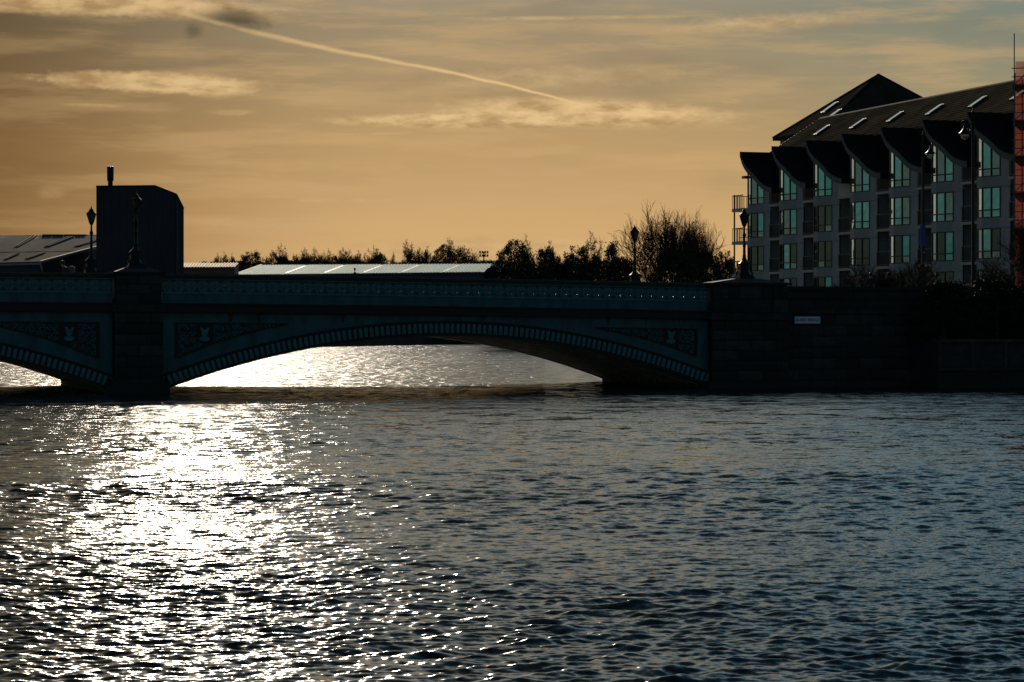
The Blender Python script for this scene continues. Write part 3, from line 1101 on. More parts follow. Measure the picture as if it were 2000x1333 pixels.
lamp0 = bridge_lamp()
LAMPS = [
    (0.0, 0.35, zt(0) + 0.235, 'ornate black lantern post on the pier cap, dark against the tall cladded tower'),
    (29.5, 0.35, za + 0.255, 'ornate black lantern post on the stone abutment in front of the apartment block'),
    (0.0, 15.0, zt(0) + 0.195, 'ornate black lantern post against the sky beside the cladded tower and the corrugated shed roof'),
    (29.15, 15.0, za - 0.05, 'ornate black lantern post in front of the big bare tree'),
]
for i, (t, w, z, lab) in enumerate(LAMPS):
    o = lamp0 if i == 0 else copy_tree(lamp0)
    o.location = bw(t, w, z)
    o.rotation_euler = (0, 0, BT)
    tag(o, lab, 'street lamp', 'lanterns on the bridge')


# ================================================================== RIGHT BANK
# quay wall with panels
qw = empty('quay_wall', bw(38.0, -3.5), BT)
tag(qw, 'low dark river wall of framed panels at the foot of the bushes', 'wall')
MB().box(0, 30, 0.0, 0.5, -1.5, 2.20).build('wall_core', M['stone_b'], qw)
MB().box(-0.1, 30, -0.16, 0.6, 2.205, 2.36).build('coping', M['stone_c'], qw)
for i in range(16):
    MB().box(i * 1.75 - 0.09, i * 1.75 + 0.09, -0.10, -0.002, 1.0, 2.20).build('pilaster', M['stone_c'], qw)
    MB().box(i * 1.75 + 0.14, i * 1.75 + 1.61, -0.035, -0.003, 1.08, 2.12).build('panel', M['stone'], qw)
MB().box(-0.1, 30, -0.14, -0.004, 0.84, 0.995).build('ledge', M['stone'], qw)
MB().box(-0.02, 0.0, 0.0, 3.4, -1.5, 2.2).build('return_wall', M['stone_b'], qw)

# ------------------------------------------------------------------ apartment block
AO = Vector((0.0922 * 205.8, 205.8, 0.0))
AE = Vector((0.28, -0.96, 0)).normalized()
AR = math.atan2(AE.y, AE.x)
apt = empty('apartment_building', AO, AR)
tag(apt, 'apartment block with curved sail roofs over teal bay windows and a tiled roof', 'building')
AIN = Vector((-AE.y, AE.x, 0))


def au(pxx, y):
    """u whose point at depth y shows at pixel column pxx"""
    k = (pxx - 1000.0) / 5000.0
    bx, by = AO.x + AIN.x * y, AO.y + AIN.y * y
    return (k * by - bx) / (AE.x - k * AE.y)


PITCH = 6.77
NB = 8
SILLS = [12.58, 9.92, 7.26, 4.60]
GZ = 3.5
EAVE_Y, EAVE_Z, RIDGE_Y, RIDGE_Z = 2.2, 16.95, 6.5, 19.75
UEND = 54.2

# main body
MB().prism([(-0.3, 2.0, GZ - 0.5), (UEND, 2.0, GZ - 0.5), (UEND, 12.0, GZ - 0.5), (-0.3, 12.0, GZ - 0.5)], (0, 0, 13.2 - GZ + 0.5)).build('body_wall', M['brick'], apt)
MB().prism([(-0.3, 2.0, 13.2), (UEND, 2.0, 13.2), (UEND, 12.0, 13.2), (-0.3, 12.0, 13.2)], (0, 0, 3.7)).build('attic_wall', M['slate'], apt)
rf = MB().prism([(-0.55, EAVE_Y - 0.25, EAVE_Z - 0.16), (-0.55, RIDGE_Y, RIDGE_Z), (-0.55, 12.2, EAVE_Z - 0.4), (-0.55, 12.0, EAVE_Z - 0.8), (-0.55, RIDGE_Y, RIDGE_Z - 0.35), (-0.55, EAVE_Y - 0.1, EAVE_Z - 0.38)], (UEND + 0.6, 0, 0)).build('main_roof', M['tiles'], apt)
rf_s = (RIDGE_Z - EAVE_Z) / (RIDGE_Y - EAVE_Y)
MB().prism([(-0.58, EAVE_Y - 0.3, EAVE_Z - 0.40), (-0.58, RIDGE_Y, RIDGE_Z - 0.37), (-0.58, RIDGE_Y, RIDGE_Z + 0.03), (-0.58, EAVE_Y - 0.3, EAVE_Z - 0.14)], (0.02, 0, 0)).build('verge_board', M['fascia'], rf)
nt_ = 66
for i in range(nt_):
    u = -0.5 + (UEND + 0.3) * (i + 0.5) / nt_
    if i == 0:
        RT = MB().prism([(-0.40, -0.13, -0.05), (-0.40, 0, 0.07), (-0.40, 0.13, -0.05)], (0.80, 0, 0)).mesh('ridge_tile', M['slate'])
    put('ridge_tile', RT, rf, (u, RIDGE_Y, RIDGE_Z + 0.01))
# tile courses standing a little proud of one another
cs = MB()
nco = 17
for i in range(nco):
    y0 = EAVE_Y - 0.28 + (RIDGE_Y - EAVE_Y + 0.2) * i / nco
    z0 = EAVE_Z + (y0 - EAVE_Y) * rf_s + 0.012
    y1 = y0 + 0.29
    z1 = z0 + 0.29 * rf_s
    cs.add([(-0.56, y0, z0), (UEND, y0, z0), (UEND, y0, z0 + 0.045), (-0.56, y0, z0 + 0.045), (-0.56, y1, z1 + 0.01), (UEND, y1, z1 + 0.01)],
           [(0, 1, 2, 3), (3, 2, 5, 4)])
o = cs.build('tile_courses', M['tiles'], rf)
o['kind'] = 'stuff'


def skylight(u, y, sw, sl, parent):
    z = EAVE_Z + (y - EAVE_Y) * rf_s + 0.07
    dz = rf_s
    mb = MB().prism([(u - sw / 2, y - sl / 2, z - dz * sl / 2), (u + sw / 2, y - sl / 2, z - dz * sl / 2), (u + sw / 2, y + sl / 2, z + dz * sl / 2), (u - sw / 2, y + sl / 2, z + dz * sl / 2)], (0, -0.05, 0.10))
    s = mb.build('rooflight', M['frame'], parent)
    a, l = sw / 2 - 0.06, sl / 2 - 0.06
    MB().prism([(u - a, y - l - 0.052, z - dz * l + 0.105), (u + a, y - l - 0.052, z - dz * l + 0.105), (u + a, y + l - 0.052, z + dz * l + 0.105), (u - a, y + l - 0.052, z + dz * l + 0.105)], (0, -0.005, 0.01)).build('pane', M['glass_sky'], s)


for pxx in (1606, 1676, 1749, 1826, 1910, 1992):
    skylight(au(pxx, 4.1), 4.1, 0.70, 1.15, apt)

# hipped wing behind
wing_u0, wing_u1, wing_y0, wing_y1, wz, wp = -14.5, -3.5, 8.0, 23.0, 19.15, 24.35
MB().box(wing_u0 + 0.5, wing_u1 - 0.5, wing_y0 + 0.5, wing_y1 - 0.5, GZ - 0.5, wz).build('wing_wall', M['render'], apt)
hp = MB()
um, ym = (wing_u0 + wing_u1) / 2, (wing_y0 + wing_y1) / 2
hp.add([(wing_u0, wing_y0, wz), (wing_u1, wing_y0, wz), (wing_u1, wing_y1, wz), (wing_u0, wing_y1, wz), (um, ym, wp),
        (wing_u0, wing_y0, wz - 0.25), (wing_u1, wing_y0, wz - 0.25), (wing_u1, wing_y1, wz - 0.25), (wing_u0, wing_y1, wz - 0.25)],
       [(0, 1, 4), (1, 2, 4), (2, 3, 4), (3, 0, 4), (0, 5, 6, 1), (1, 6, 7, 2), (2, 7, 8, 3), (3, 8, 5, 0), (8, 7, 6, 5)])
hpo = hp.build('hip_roof', M['tile_dark'], apt)
for (a, b) in (((wing_u0, wing_y0), (um, ym)), ((wing_u1, wing_y0), (um, ym)), ((wing_u1, wing_y1), (um, ym))):
    MB().beam((a[0], a[1], wz + 0.03), (b[0], b[1], wp + 0.03), 0.22, 0.10).build('hip_tiles', M['slate'], hpo)
hs = (wp - wz) / (ym - wing_y0)
for pxx, y, sl in ((1621, 11.2, 1.3), (1632, 10.0, 0.9)):
    u = au(pxx, y)
    z = wz + (y - wing_y0) * hs + 0.06
    s = MB().prism([(u - 0.45, y - sl / 2, z - hs * sl / 2), (u + 0.45, y - sl / 2, z - hs * sl / 2), (u + 0.45, y + sl / 2, z + hs * sl / 2), (u - 0.45, y + sl / 2, z + hs * sl / 2)], (0, -0.05, 0.08)).build('rooflight', M['frame'], apt)
    l = sl / 2 - 0.06
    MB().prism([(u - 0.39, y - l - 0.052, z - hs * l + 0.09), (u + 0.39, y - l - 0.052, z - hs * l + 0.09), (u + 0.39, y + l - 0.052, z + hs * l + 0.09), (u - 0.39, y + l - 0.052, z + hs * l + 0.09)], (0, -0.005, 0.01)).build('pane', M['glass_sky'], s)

# bay profile
CURVE = [(-0.55, 16.55), (-0.25, 16.15), (0.0, 15.86), (0.4, 15.52), (0.9, 15.22), (1.6, 14.92), (2.31, 14.62), (3.1, 14.22), (3.8, 13.86), (4.6, 13.58), (5.5, 13.38), (6.2, 13.30)]


def cz(u):
    for (a, za_), (b, zb_) in zip(CURVE[:-1], CURVE[1:]):
        if u <= b:
            return za_ + (zb_ - za_) * (u - a) / (b - a)
    return CURVE[-1][1]


def seg(mb, p, q, z0, z1a, z1b=None, th=0.02, out=0.0):
    """upright slab along plan segment p-q"""
    p, q = Vector((p[0], p[1], 0)), Vector((q[0], q[1], 0))
    d = (q - p).normalized()
    nrm = Vector((d.y, -d.x, 0))
    z1b = z1a if z1b is None else z1b
    a = p + nrm * (out)
    b = q + nrm * (out)
    mb.prism([(a.x, a.y, z0), (b.x, b.y, z0), (b.x, b.y, z1b), (a.x, a.y, z1a)], -nrm * th)


P0, P1, P2, P3 = (0.0, 0.0), (0.67, 0.0), (2.31, 0.44), (3.80, 0.44)
PM = ((P1[0] + P2[0]) / 2, (P1[1] + P2[1]) / 2)
COLS = [(P0, P1), (P1, PM), (PM, P2)]


def bay_window_meshes(sill, top_fn, tr=0.52):
    fr = MB()
    for i, p in enumerate((P0, P1, PM, P2)):
        z1 = top_fn(p[0])
        fr.beam((p[0], p[1], sill), (p[0], p[1], z1), 0.09, 0.09)
    for p, q in COLS:
        for z in (sill + 0.04, sill + tr):
            fr.beam((p[0], p[1], z), (q[0], q[1], z), 0.08, 0.08)
        fr.beam((p[0], p[1], top_fn(p[0]) - 0.04), (q[0], q[1], top_fn(q[0]) - 0.04), 0.08, 0.08)
    panes = []
    for ci, (p, q) in enumerate(COLS):
        d = Vector((q[0] - p[0], q[1] - p[1], 0))
        a = Vector((p[0], p[1], 0)) + d.normalized() * 0.05
        b = Vector((q[0], q[1], 0)) - d.normalized() * 0.05
        m1, m2 = MB(), MB()
        seg(m1, a, b, sill + 0.08, sill + tr - 0.04, out=-0.01)
        seg(m2, a, b, sill + tr + 0.04, top_fn(a.x) - 0.08, top_fn(b.x) - 0.08, out=-0.01)
        panes.append((ci, 0, m1))
        panes.append((ci, 1, m2))
    return fr, panes


WIN = []
for fi, sill in enumerate(SILLS):
    top = (lambda u: cz(u) - 0.02) if fi == 0 else (lambda u, s=sill: s + 2.0)
    fr, panes = bay_window_meshes(sill, top)
    fm = fr.mesh('bay_window', M['frame'])
    pm = []
    for ci, row_, m in panes:
        pm.append((ci, row_, {k: m.mesh('pane', M[k]) for k in ('glass', 'glass_deep', 'glass_mid', 'glass_dark', 'glass_pale')}))
    WIN.append((fm, pm))
# plan of the spandrel bands and side walls
band_poly = [(-0.03, -0.06), (0.70, -0.06), (2.34, 0.38), (3.80, 0.38), (3.80, 2.1), (-0.03, 2.1)]
WALL_M = MB()
WALL_M.prism([(2.36, 0.44, GZ - 0.3), (3.78, 0.44, GZ - 0.3), (3.78, 0.44, cz(3.78)), (3.1, 0.44, cz(3.1)), (2.36, 0.44, cz(2.36))], (0, 1.6, 0))
WALL_M = WALL_M.mesh('bay_wall', M['render'])
CORE_M = MB().prism([(0.04, 0.10, GZ), (0.66, 0.10, GZ), (2.30, 0.56, GZ), (2.35, 0.56, GZ), (2.35, 2.1, GZ), (0.04, 2.1, GZ)], (0, 0, 9.9)).mesh('bay_core', M['frame'])
BAND_M = []
for sill in SILLS:
    BAND_M.append(MB().prism([(a, b, sill - 0.66) for a, b in band_poly], (0, 0, 0.66)).mesh('bay_band', M['render']))
top_pts = [(u, z + 0.36) for u, z in CURVE]
ROOF_M = MB().prism([(u, -0.45, z) for u, z in CURVE] + [(u, -0.45, z) for u, z in reversed(top_pts)], (0, 3.6, 0)).mesh('sail_roof', M['slate'])
FASC_M = MB().prism([(u, -0.50, z - 0.03) for u, z in CURVE] + [(u, -0.50, z + 0.02) for u, z in reversed(top_pts)], (0, 0.046, 0)).mesh('sail_fascia', M['fascia'])
SLAB_M = [MB().box(3.82, 6.72, 0.22, 2.1, s - 0.30, s - 0.12).mesh('balcony_slab', M['slab']) for s in SILLS]


def railing_mesh(s):
    mb = MB()
    mb.beam((3.84, 0.30, s + 0.92), (6.70, 0.30, s + 0.92), 0.05, 0.05)
    mb.beam((3.84, 0.30, s - 0.02), (6.70, 0.30, s - 0.02), 0.04, 0.04)
    for i in range(20):
        u = 3.88 + 2.8 * i / 19
        mb.beam((u, 0.30, s - 0.12 if i in (0, 19) else s), (u, 0.30, s + 0.92), 0.022 if i not in (0, 19) else 0.05)
    return mb.mesh('balcony_railing', M['frame'])


RAIL_M = [railing_mesh(s) for s in SILLS]
DOOR_M = [MB().box(4.3, 6.3, 1.94, 1.985, s - 0.1, s + 2.0).mesh('balcony_door', M['glass_dark']) for s in SILLS]
rr = random.Random(5)
for b in range(NB):
    off = (b * PITCH, 0, 0)
    put('bay_wall', WALL_M, apt, off)
    put('bay_core', CORE_M, apt, off)
    roof = put('sail_roof', ROOF_M, apt, off)
    put('sail_fascia', FASC_M, roof, (0, 0, 0))
    for fi in range(4):
        put('bay_band', BAND_M[fi], apt, off)
        fm, pm = WIN[fi]
        w_ = put('bay_window', fm, apt, off)
        dark = fi == 3 or (fi == 2 and rr.random() < 0.85) or (fi == 1 and b in (0, 2))  # shade on the lower floors put into darker pane colours
        kc = {0: 'glass_pale', 1: rr.choice(('glass', 'glass', 'glass_mid')), 2: rr.choice(('glass_deep', 'glass_deep', 'glass', 'glass_mid'))}
        kd = {0: rr.choice(('glass_pale', 'glass_dark', 'glass_mid')) if fi < 3 else 'glass_dark', 1: rr.choice(('glass_dark', 'glass_dark', 'glass_dark', 'glass_mid', 'glass')), 2: rr.choice(('glass_dark', 'glass_dark', 'glass_dark', 'glass_deep'))}
        for ci, row_, meshes in pm:
            k = (kd if dark else kc)[ci]
            if row_ == 0 and rr.random() < 0.3:
                k = 'glass_mid'
            put('pane', meshes[k], w_, (0, 0, 0))
        put('balcony_slab', SLAB_M[fi], apt, off)
        if not (b == 2 and fi == 0):
            put('balcony_railing', RAIL_M[fi], apt, off)
        put('balcony_door', DOOR_M[fi], apt, off)
    MB().tube([(3.92 + b * PITCH, 0.37, GZ), (3.92 + b * PITCH, 0.37, 12.0)], 0.05, 6).build('downpipe', M['frame'], apt)
MB().box(2 * PITCH + 3.84, 2 * PITCH + 6.70, 0.26, 0.31, SILLS[0] - 0.12, SILLS[0] + 1.0).build('balcony_screen', M['slab'], apt)
# balconies off the far end
for fi in range(3):
    s = SILLS[fi]
    MB().box(-2.7, -0.32, -0.35, 1.35, s - 0.45, s - 0.20).build('end_balcony_slab', M['slab'], apt)
    mb = MB()
    for (a, b) in (((-2.65, -0.3), (-0.35, -0.3)), ((-2.65, 1.3), (-2.65, -0.3))):
        mb.beam((a[0], a[1], s + 0.85), (b[0], b[1], s + 0.85), 0.06)
        for i in range(9):
            f = i / 8
            x, y = a[0] + (b[0] - a[0]) * f, a[1] + (b[1] - a[1]) * f
            mb.beam((x, y, s - 0.20), (x, y, s + 0.85), 0.035)
    mb.build('end_balcony_railing', M['frame'], apt)
MB().tube([(-2.5, -0.2, GZ), (-2.5, -0.2, SILLS[0] + 0.95)], 0.07, 8).build('balcony_post', M['frame'], apt)
MB().box(-0.75, -0.05, -0.25, 0.25, 14.75, 14.95).build('gutter_bracket', M['frame'], apt)
MB().prism([(-0.29, 0.06, GZ), (-0.02, 0.06, GZ), (-0.02, 2.0, GZ), (-0.29, 2.0, GZ)], (0, 0, 11.6)).build('end_wall', M['render'], apt)

# ------------------------------------------------------------------ scaffold with red netting
def net_mat():
    m = bpy.data.materials.new('red_debris_netting')
    m.use_nodes = True
    nt = m.node_tree
    X.nt = nt
    out = nt.nodes['Material Output']
    b = nt.nodes['Principled BSDF']
    b.inputs['Base Color'].default_value = (0.24, 0.055, 0.04, 1)
    b.inputs['Roughness'].default_value = 0.8
    tr = nt.nodes.new('ShaderNodeBsdfTranslucent')
    tr.inputs[0].default_value = (0.26, 0.06, 0.04, 1)
    tp = nt.nodes.new('ShaderNodeBsdfTransparent')
    m1 = nt.nodes.new('ShaderNodeMixShader')
    m1.inputs[0].default_value = 0.35
    nt.links.new(b.outputs[0], m1.inputs[1])
    nt.links.new(tr.outputs[0], m1.inputs[2])
    m2 = nt.nodes.new('ShaderNodeMixShader')
    tc = nt.nodes.new('ShaderNodeTexCoord')
    n = xnoise(X(tc.outputs['Object']), 1.2, 4, 0.6)
    f = xsmooth(n, 0.2, 0.8) * 0.25 + 0.60
    nt.links.new(f.s, m2.inputs[0])
    nt.links.new(tp.outputs[0], m2.inputs[1])
    nt.links.new(m1.outputs[0], m2.inputs[2])
    nt.links.new(m2.outputs[0], out.inputs['Surface'])
    return m


M['net'] = net_mat()
sc_o = Vector((0.1962 * 150, 150, 3.5))
scf = empty('scaffold', sc_o, -0.24)
tag(scf, 'scaffold wrapped in red netting at the picture edge beyond the apartment block', 'scaffold')
topz = 16.6
for i in range(5):
    for j in range(2):
        h = topz if (i == 0 and j == 0) else 14.4
        MB().tube([(i * 2.1, j * 1.2, -0.1), (i * 2.1, j * 1.2, h)], 0.035, 6).build('standard', M['scaffold'], scf)
for k in range(7):
    z = 0.9 + k * 2.1
    MB().box(-0.1, 8.6, 0.05, 1.15, z - 0.12, z + 0.10).build('scaffold_board', M['board'], scf)
    for dz in (0.12, 0.55, 1.05):
        MB().tube([(-0.15, -0.05, z + dz), (8.6, -0.05, z + dz)], 0.03, 6).build('ledger', M['scaffold'], scf)
    MB().tube([(0.0, -0.05, z + 0.1), (2.1, -0.05, z + 2.1)], 0.028, 6).build('brace', M['scaffold'], scf)
for k in range(7):
    z0, z1 = 0.15 + k * 2.12, 0.15 + (k + 1) * 2.12 - 0.03
    mb = MB()
    nx_, nz_ = 24, 8
    vs = []
    for j in range(nz_ + 1):
        for i in range(nx_ + 1):
            u = 0.06 + 8.4 * i / nx_
            vs.append((u, 0.02 + 0.035 * math.sin(i * 1.7 + j * 0.8 + k) + 0.03 * math.sin(j * 1.9 + k * 2.0), z0 + (z1 - z0) * j / nz_))
    fs = [(j * (nx_ + 1) + i, j * (nx_ + 1) + i + 1, (j + 1) * (nx_ + 1) + i + 1, (j + 1) * (nx_ + 1) + i) for j in range(nz_) for i in range(nx_)]
    mb.add(vs, fs).build('netting', M['net'], scf, True)


# ------------------------------------------------------------------ tall street lamps
def street_lamp(base, h, side, label, sign=False):
    r = empty('street_lamp', base, 0.0)
    tag(r, label, 'street lamp', 'tall lamp posts by the bridge end')
    MB().lathe([(0.16, 0), (0.16, 0.12), (0.12, 0.2), (0.11, 1.2), (0.085, 1.28), (0.075, h - 1.5), (0.06, h - 0.1), (0.075, h - 0.08), (0.075, h), (0.03, h + 0.04), (0.045, h + 0.09), (0.01, h + 0.16)], 10).build('pole', M['iron'], r, True)
    s = side
    zb = h - 0.65
    arm = MB()
    arm.tube([(0, 0, zb), (s * 0.40, 0, zb + 0.02), (s * 0.52, 0, zb - 0.05)], 0.028, 6)
    arm.tube([(s * 0.02, 0, zb - 0.65), (s * 0.15, 0, zb - 0.6), (s * 0.30, 0, zb - 0.4), (s * 0.26, 0, zb - 0.2), (s * 0.14, 0, zb - 0.22), (s * 0.16, 0, zb - 0.34)], 0.02, 6)
    arm.tube([(s * 0.45, 0, zb), (s * 0.58, 0, zb + 0.10), (s * 0.50, 0, zb + 0.16)], 0.02, 6)
    arm.build('bracket', M['iron'], r, True)
    cx = s * 0.42
    hd = MB()
    hd.lathe([(0.02, zb + 0.02), (0.05, zb - 0.02), (0.05, zb - 0.10), (0.08, zb - 0.14), (0.08, zb - 0.20), (0.16, zb - 0.30), (0.19, zb - 0.36), (0.30, zb - 0.44), (0.31, zb - 0.47), (0.20, zb - 0.49)], 12, (cx, 0, 0))
    hl = hd.build('lantern_hood', M['iron'], r, True)
    MB().lathe([(0.19, zb - 0.492), (0.205, zb - 0.55), (0.19, zb - 0.64), (0.14, zb - 0.72), (0.06, zb - 0.77), (0.01, zb - 0.78)], 12, (cx, 0, 0)).build('globe', M['globe'], r, True)
    for k in range(4):
        a = k * math.pi / 2 + 0.4
        MB().tube([(cx + 0.2 * math.cos(a), 0.2 * math.sin(a), zb - 0.45), (cx + 0.21 * math.cos(a), 0.21 * math.sin(a), zb - 0.56), (cx + 0.12 * math.cos(a), 0.12 * math.sin(a), zb - 0.75)], 0.012, 4).build('globe_rib', M['iron'], hl)
    if sign:
        MB().box(-0.20, 0.12, -0.14, -0.11, 4.05, 5.25).build('blue_plate', M['blue'], r)
        MB().box(-0.14, 0.06, -0.11, -0.06, 4.3, 4.4).build('clip', M['iron'], r)


g1 = px(1803, 560, 146.5)
street_lamp((g1.x, g1.y, 3.5), 10.45, 1, 'tall dark lamp post with a blue plate on its shaft', True)
g2 = px(1900.5, 560, 129.0)
street_lamp((g2.x, g2.y, 3.95), 9.85, -1, 'tall dark lamp post with hanging lantern in front of the sail roofs, beside the scaffold')


# ================================================================== PEOPLE
def skin_person(name, joints, edges, head_c, label, facing, head_r=0.105, coat=None):
    """joints: name -> (x, y, z, r); grown with a skin modifier, baked, painted by region"""
    names = list(joints)
    me = bpy.data.meshes.new(name)
    me.from_pydata([joints[n][:3] for n in names], [(names.index(a), names.index(b)) for a, b in edges], [])
    o = bpy.data.objects.new(name, me)
    COL.objects.link(o)
    sk = o.modifiers.new('skin', 'SKIN')
    sk.use_smooth_shade = True
    if not me.skin_vertices:
        bpy.context.view_layer.update()
    data = me.skin_vertices[0].data if me.skin_vertices else None
    if data is None:
        bpy.context.view_layer.objects.active = o
        bpy.ops.mesh.customdata_skin_add()
        data = me.skin_vertices[0].data
    for i, n in enumerate(names):
        r = joints[n][3]
        data[i].radius = (r, r) if not isinstance(r, tuple) else r
        data[i].use_root = (n == 'pelvis')
    ss = o.modifiers.new('sub', 'SUBSURF')
    ss.levels = ss.render_levels = 2
    dg = bpy.context.evaluated_depsgraph_get()
    ev = o.evaluated_get(dg)
    bm_ = bpy.data.meshes.new_from_object(ev)
    o.modifiers.clear()
    o.data = bm_
    bm_.name = name
    bm_.materials.clear()
    bm_.materials.append(coat or M['cloth'])
    bm_.materials.append(M['skin'])
    hc = Vector(head_c)
    for p in bm_.polygons:
        p.use_smooth = True
        c = p.center
        if (c - hc).length < head_r * 1.75 and c.z > hc.z - 0.17:
            p.material_index = 1
        if any((c - Vector(joints[h][:3])).length < 0.12 for h in ('hand_l', 'hand_r')):
            p.material_index = 1
    # hair cap, nose, ears
    f = Vector(facing).normalized()
    hb = MB()
    for j in range(7):
        for i in range(14):
            pass
    prof = [(0.004, 0.128), (0.06, 0.118), (0.095, 0.085), (0.112, 0.03), (0.112, -0.02), (0.10, -0.06)]
    hb.lathe(prof, 12, (hc.x - f.x * 0.022, hc.y - f.y * 0.022, hc.z + 0.012))
    hb.build('hair', M['hair'], o, True)
    fb = MB()
    sd = Vector((-f.y, f.x, 0))
    nose = hc + f * 0.098
    fb.add([nose + Vector((0, 0, 0.03)), nose - sd * 0.018 - Vector((0, 0, 0.02)), nose + sd * 0.018 - Vector((0, 0, 0.02)), nose + f * 0.03 - Vector((0, 0, 0.018))],
           [(0, 1, 3), (0, 3, 2), (1, 2, 3)])
    for s in (-1, 1):
        e = hc + sd * (0.098 * s) - Vector((0, 0, 0.01))
        fb.lathe([(0.004, -0.035), (0.016, -0.015), (0.018, 0.015), (0.004, 0.035)], 6, e)
    fb.build('face_detail', M['skin'], o)
    return o


def standing(x, y, z, h, facing, lean=0.0, stride=0.0):
    f = Vector((facing[0], facing[1], 0)).normalized()
    s = Vector((-f.y, f.x, 0))
    k = h / 1.72

    def P(fw, sd, up, r):
        v = Vector((x, y, z)) + f * (fw * k) + s * (sd * k) + Vector((0, 0, up * k))
        return (v.x, v.y, v.z, r if isinstance(r, tuple) else r * k)
    L = lean
    j = {
        'pelvis': P(0, 0, 0.93, 0.135), 'belly': P(0.03 * L, 0, 1.08, 0.13), 'chest': P(0.10 * L, 0, 1.27, 0.145), 'yoke': P(0.15 * L, 0, 1.39, 0.10),
        'neck': P(0.19 * L, 0, 1.47, 0.058), 'head': P(0.25 * L, 0, 1.55, 0.085), 'crown': P(0.26 * L, 0, 1.645, 0.075),
        'sh_l': P(0.14 * L, 0.17, 1.38, 0.075), 'el_l': P(0.12 * L + 0.02, 0.23, 1.12, 0.052), 'wr_l': P(0.2 * L + 0.14, 0.22, 0.92, 0.036), 'hand_l': P(0.2 * L + 0.19, 0.21, 0.85, 0.034),
        'sh_r': P(0.14 * L, -0.17, 1.38, 0.075), 'el_r': P(0.08 * L - 0.06, -0.23, 1.12, 0.052), 'wr_r': P(0.1 * L - 0.02, -0.22, 0.90, 0.036), 'hand_r': P(0.1 * L, -0.21, 0.82, 0.034),
        'hip_l': P(0, 0.09, 0.88, 0.095), 'kn_l': P(0.10 + stride, 0.10, 0.49, 0.06), 'an_l': P(stride * 1.2, 0.10, 0.09, 0.045), 'toe_l': P(stride * 1.2 + 0.17, 0.11, 0.035, 0.035),
        'hip_r': P(0, -0.09, 0.88, 0.095), 'kn_r': P(0.04 - stride * 0.5, -0.10, 0.48, 0.06), 'an_r': P(-stride * 1.6, -0.10, 0.09, 0.045), 'toe_r': P(-stride * 1.6 + 0.17, -0.11, 0.035, 0.035),
    }
    e = [('pelvis', 'belly'), ('belly', 'chest'), ('chest', 'yoke'), ('yoke', 'neck'), ('neck', 'head'), ('head', 'crown'),
         ('yoke', 'sh_l'), ('sh_l', 'el_l'), ('el_l', 'wr_l'), ('wr_l', 'hand_l'), ('yoke', 'sh_r'), ('sh_r', 'el_r'), ('el_r', 'wr_r'), ('wr_r', 'hand_r'),
         ('pelvis', 'hip_l'), ('hip_l', 'kn_l'), ('kn_l', 'an_l'), ('an_l', 'toe_l'), ('pelvis', 'hip_r'), ('hip_r', 'kn_r'), ('kn_r', 'an_r'), ('an_r', 'toe_r')]
    hc = (Vector(j['head'][:3]) + Vector(j['crown'][:3])) / 2
    return j, e, hc


# walker with a backpack near the left edge, heading left across the bridge
t = bt(124, 1.3)
wp_ = bw(t, 1.3, zt(t) - 1.15)
ax = Vector((BC, BS, 0))
j, e, hc = standing(wp_.x + ax.x * 0.18, wp_.y + ax.y * 0.18, wp_.z, 1.70, (-BC, -BS), 1.0, 0.16)
tag(skin_person('person', j, e, hc, '', (-BC, -BS, 0)), 'person in dark clothes leaning forward behind the parapet, a pack on their back', 'person', 'people on the bridge')
bk = empty('backpack', (wp_.x + ax.x * 0.36, wp_.y + ax.y * 0.36, wp_.z + 1.02), BT)
tag(bk, 'grey backpack on the leaning person behind the parapet', 'backpack')
MB().lathe([(0.06, 0.0), (0.15, 0.03), (0.17, 0.15), (0.16, 0.32), (0.12, 0.41), (0.03, 0.44)], 10).build('pack', M['bag'], bk, True)
MB().tube([(-0.10, 0.12, 0.40), (-0.24, 0.15, 0.36), (-0.26, 0.15, 0.15), (-0.10, 0.13, 0.06)], 0.018, 5).build('strap', M['bag'], bk)
MB().tube([(-0.10, -0.12, 0.40), (-0.24, -0.15, 0.36), (-0.26, -0.15, 0.15), (-0.10, -0.13, 0.06)], 0.018, 5).build('strap', M['bag'], bk)
# person behind the approach wall
t = bt(1700, 2.0)
wp_ = bw(t, 2.0, 3.95)
j, e, hc = standing(wp_.x, wp_.y, wp_.z, 1.70, (0.35, -1.0), 0.2, 0.1)
tag(skin_person('person', j, e, hc, '', (0.35, -1, 0)), 'person in dark clothes behind the approach wall, under the apartment bays', 'person', 'people on the bridge')
t = bt(1738, 3.2)
wp_ = bw(t, 3.2, 3.95)
j, e, hc = standing(wp_.x, wp_.y, wp_.z, 1.74, (-0.8, -0.4), 0.3, 0.12)
tag(skin_person('person', j, e, hc, '', (-0.8, -0.4, 0)), 'dim figure behind the approach wall at the edge of the bare shrubs', 'person', 'people on the bridge')

# slim marker post on the far footway
t = bt(693, 12.6)
mp_ = empty('marker_post', bw(t, 12.6, zt(t) - 1.15), BT)
tag(mp_, 'slim dark post with a small reddish top behind the parapet', 'post')
MB().lathe([(0.09, 0), (0.09, 0.05), (0.065, 0.07), (0.06, 1.50), (0.075, 1.52), (0.075, 1.60), (0.05, 1.63)], 10).build('shaft', M['iron'], mp_)
MB().lathe([(0.018, 1.62), (0.018, 1.70), (0.05, 1.73), (0.055, 1.80), (0.02, 1.84)], 8).build('red_cap', mat('red_reflector', (0.28, 0.06, 0.06), 0.4), mp_)


# ================================================================== BUILDINGS BEYOND THE BRIDGE
# ------------------------------------------------------------------ cladded tower
TY = 268.0
tw_o = px(270, 630, TY)
tower = empty('industrial_tower', (tw_o.x, TY, 2.6))
tag(tower, 'tall dark cladded tower block with a chamfered roof edge', 'building')


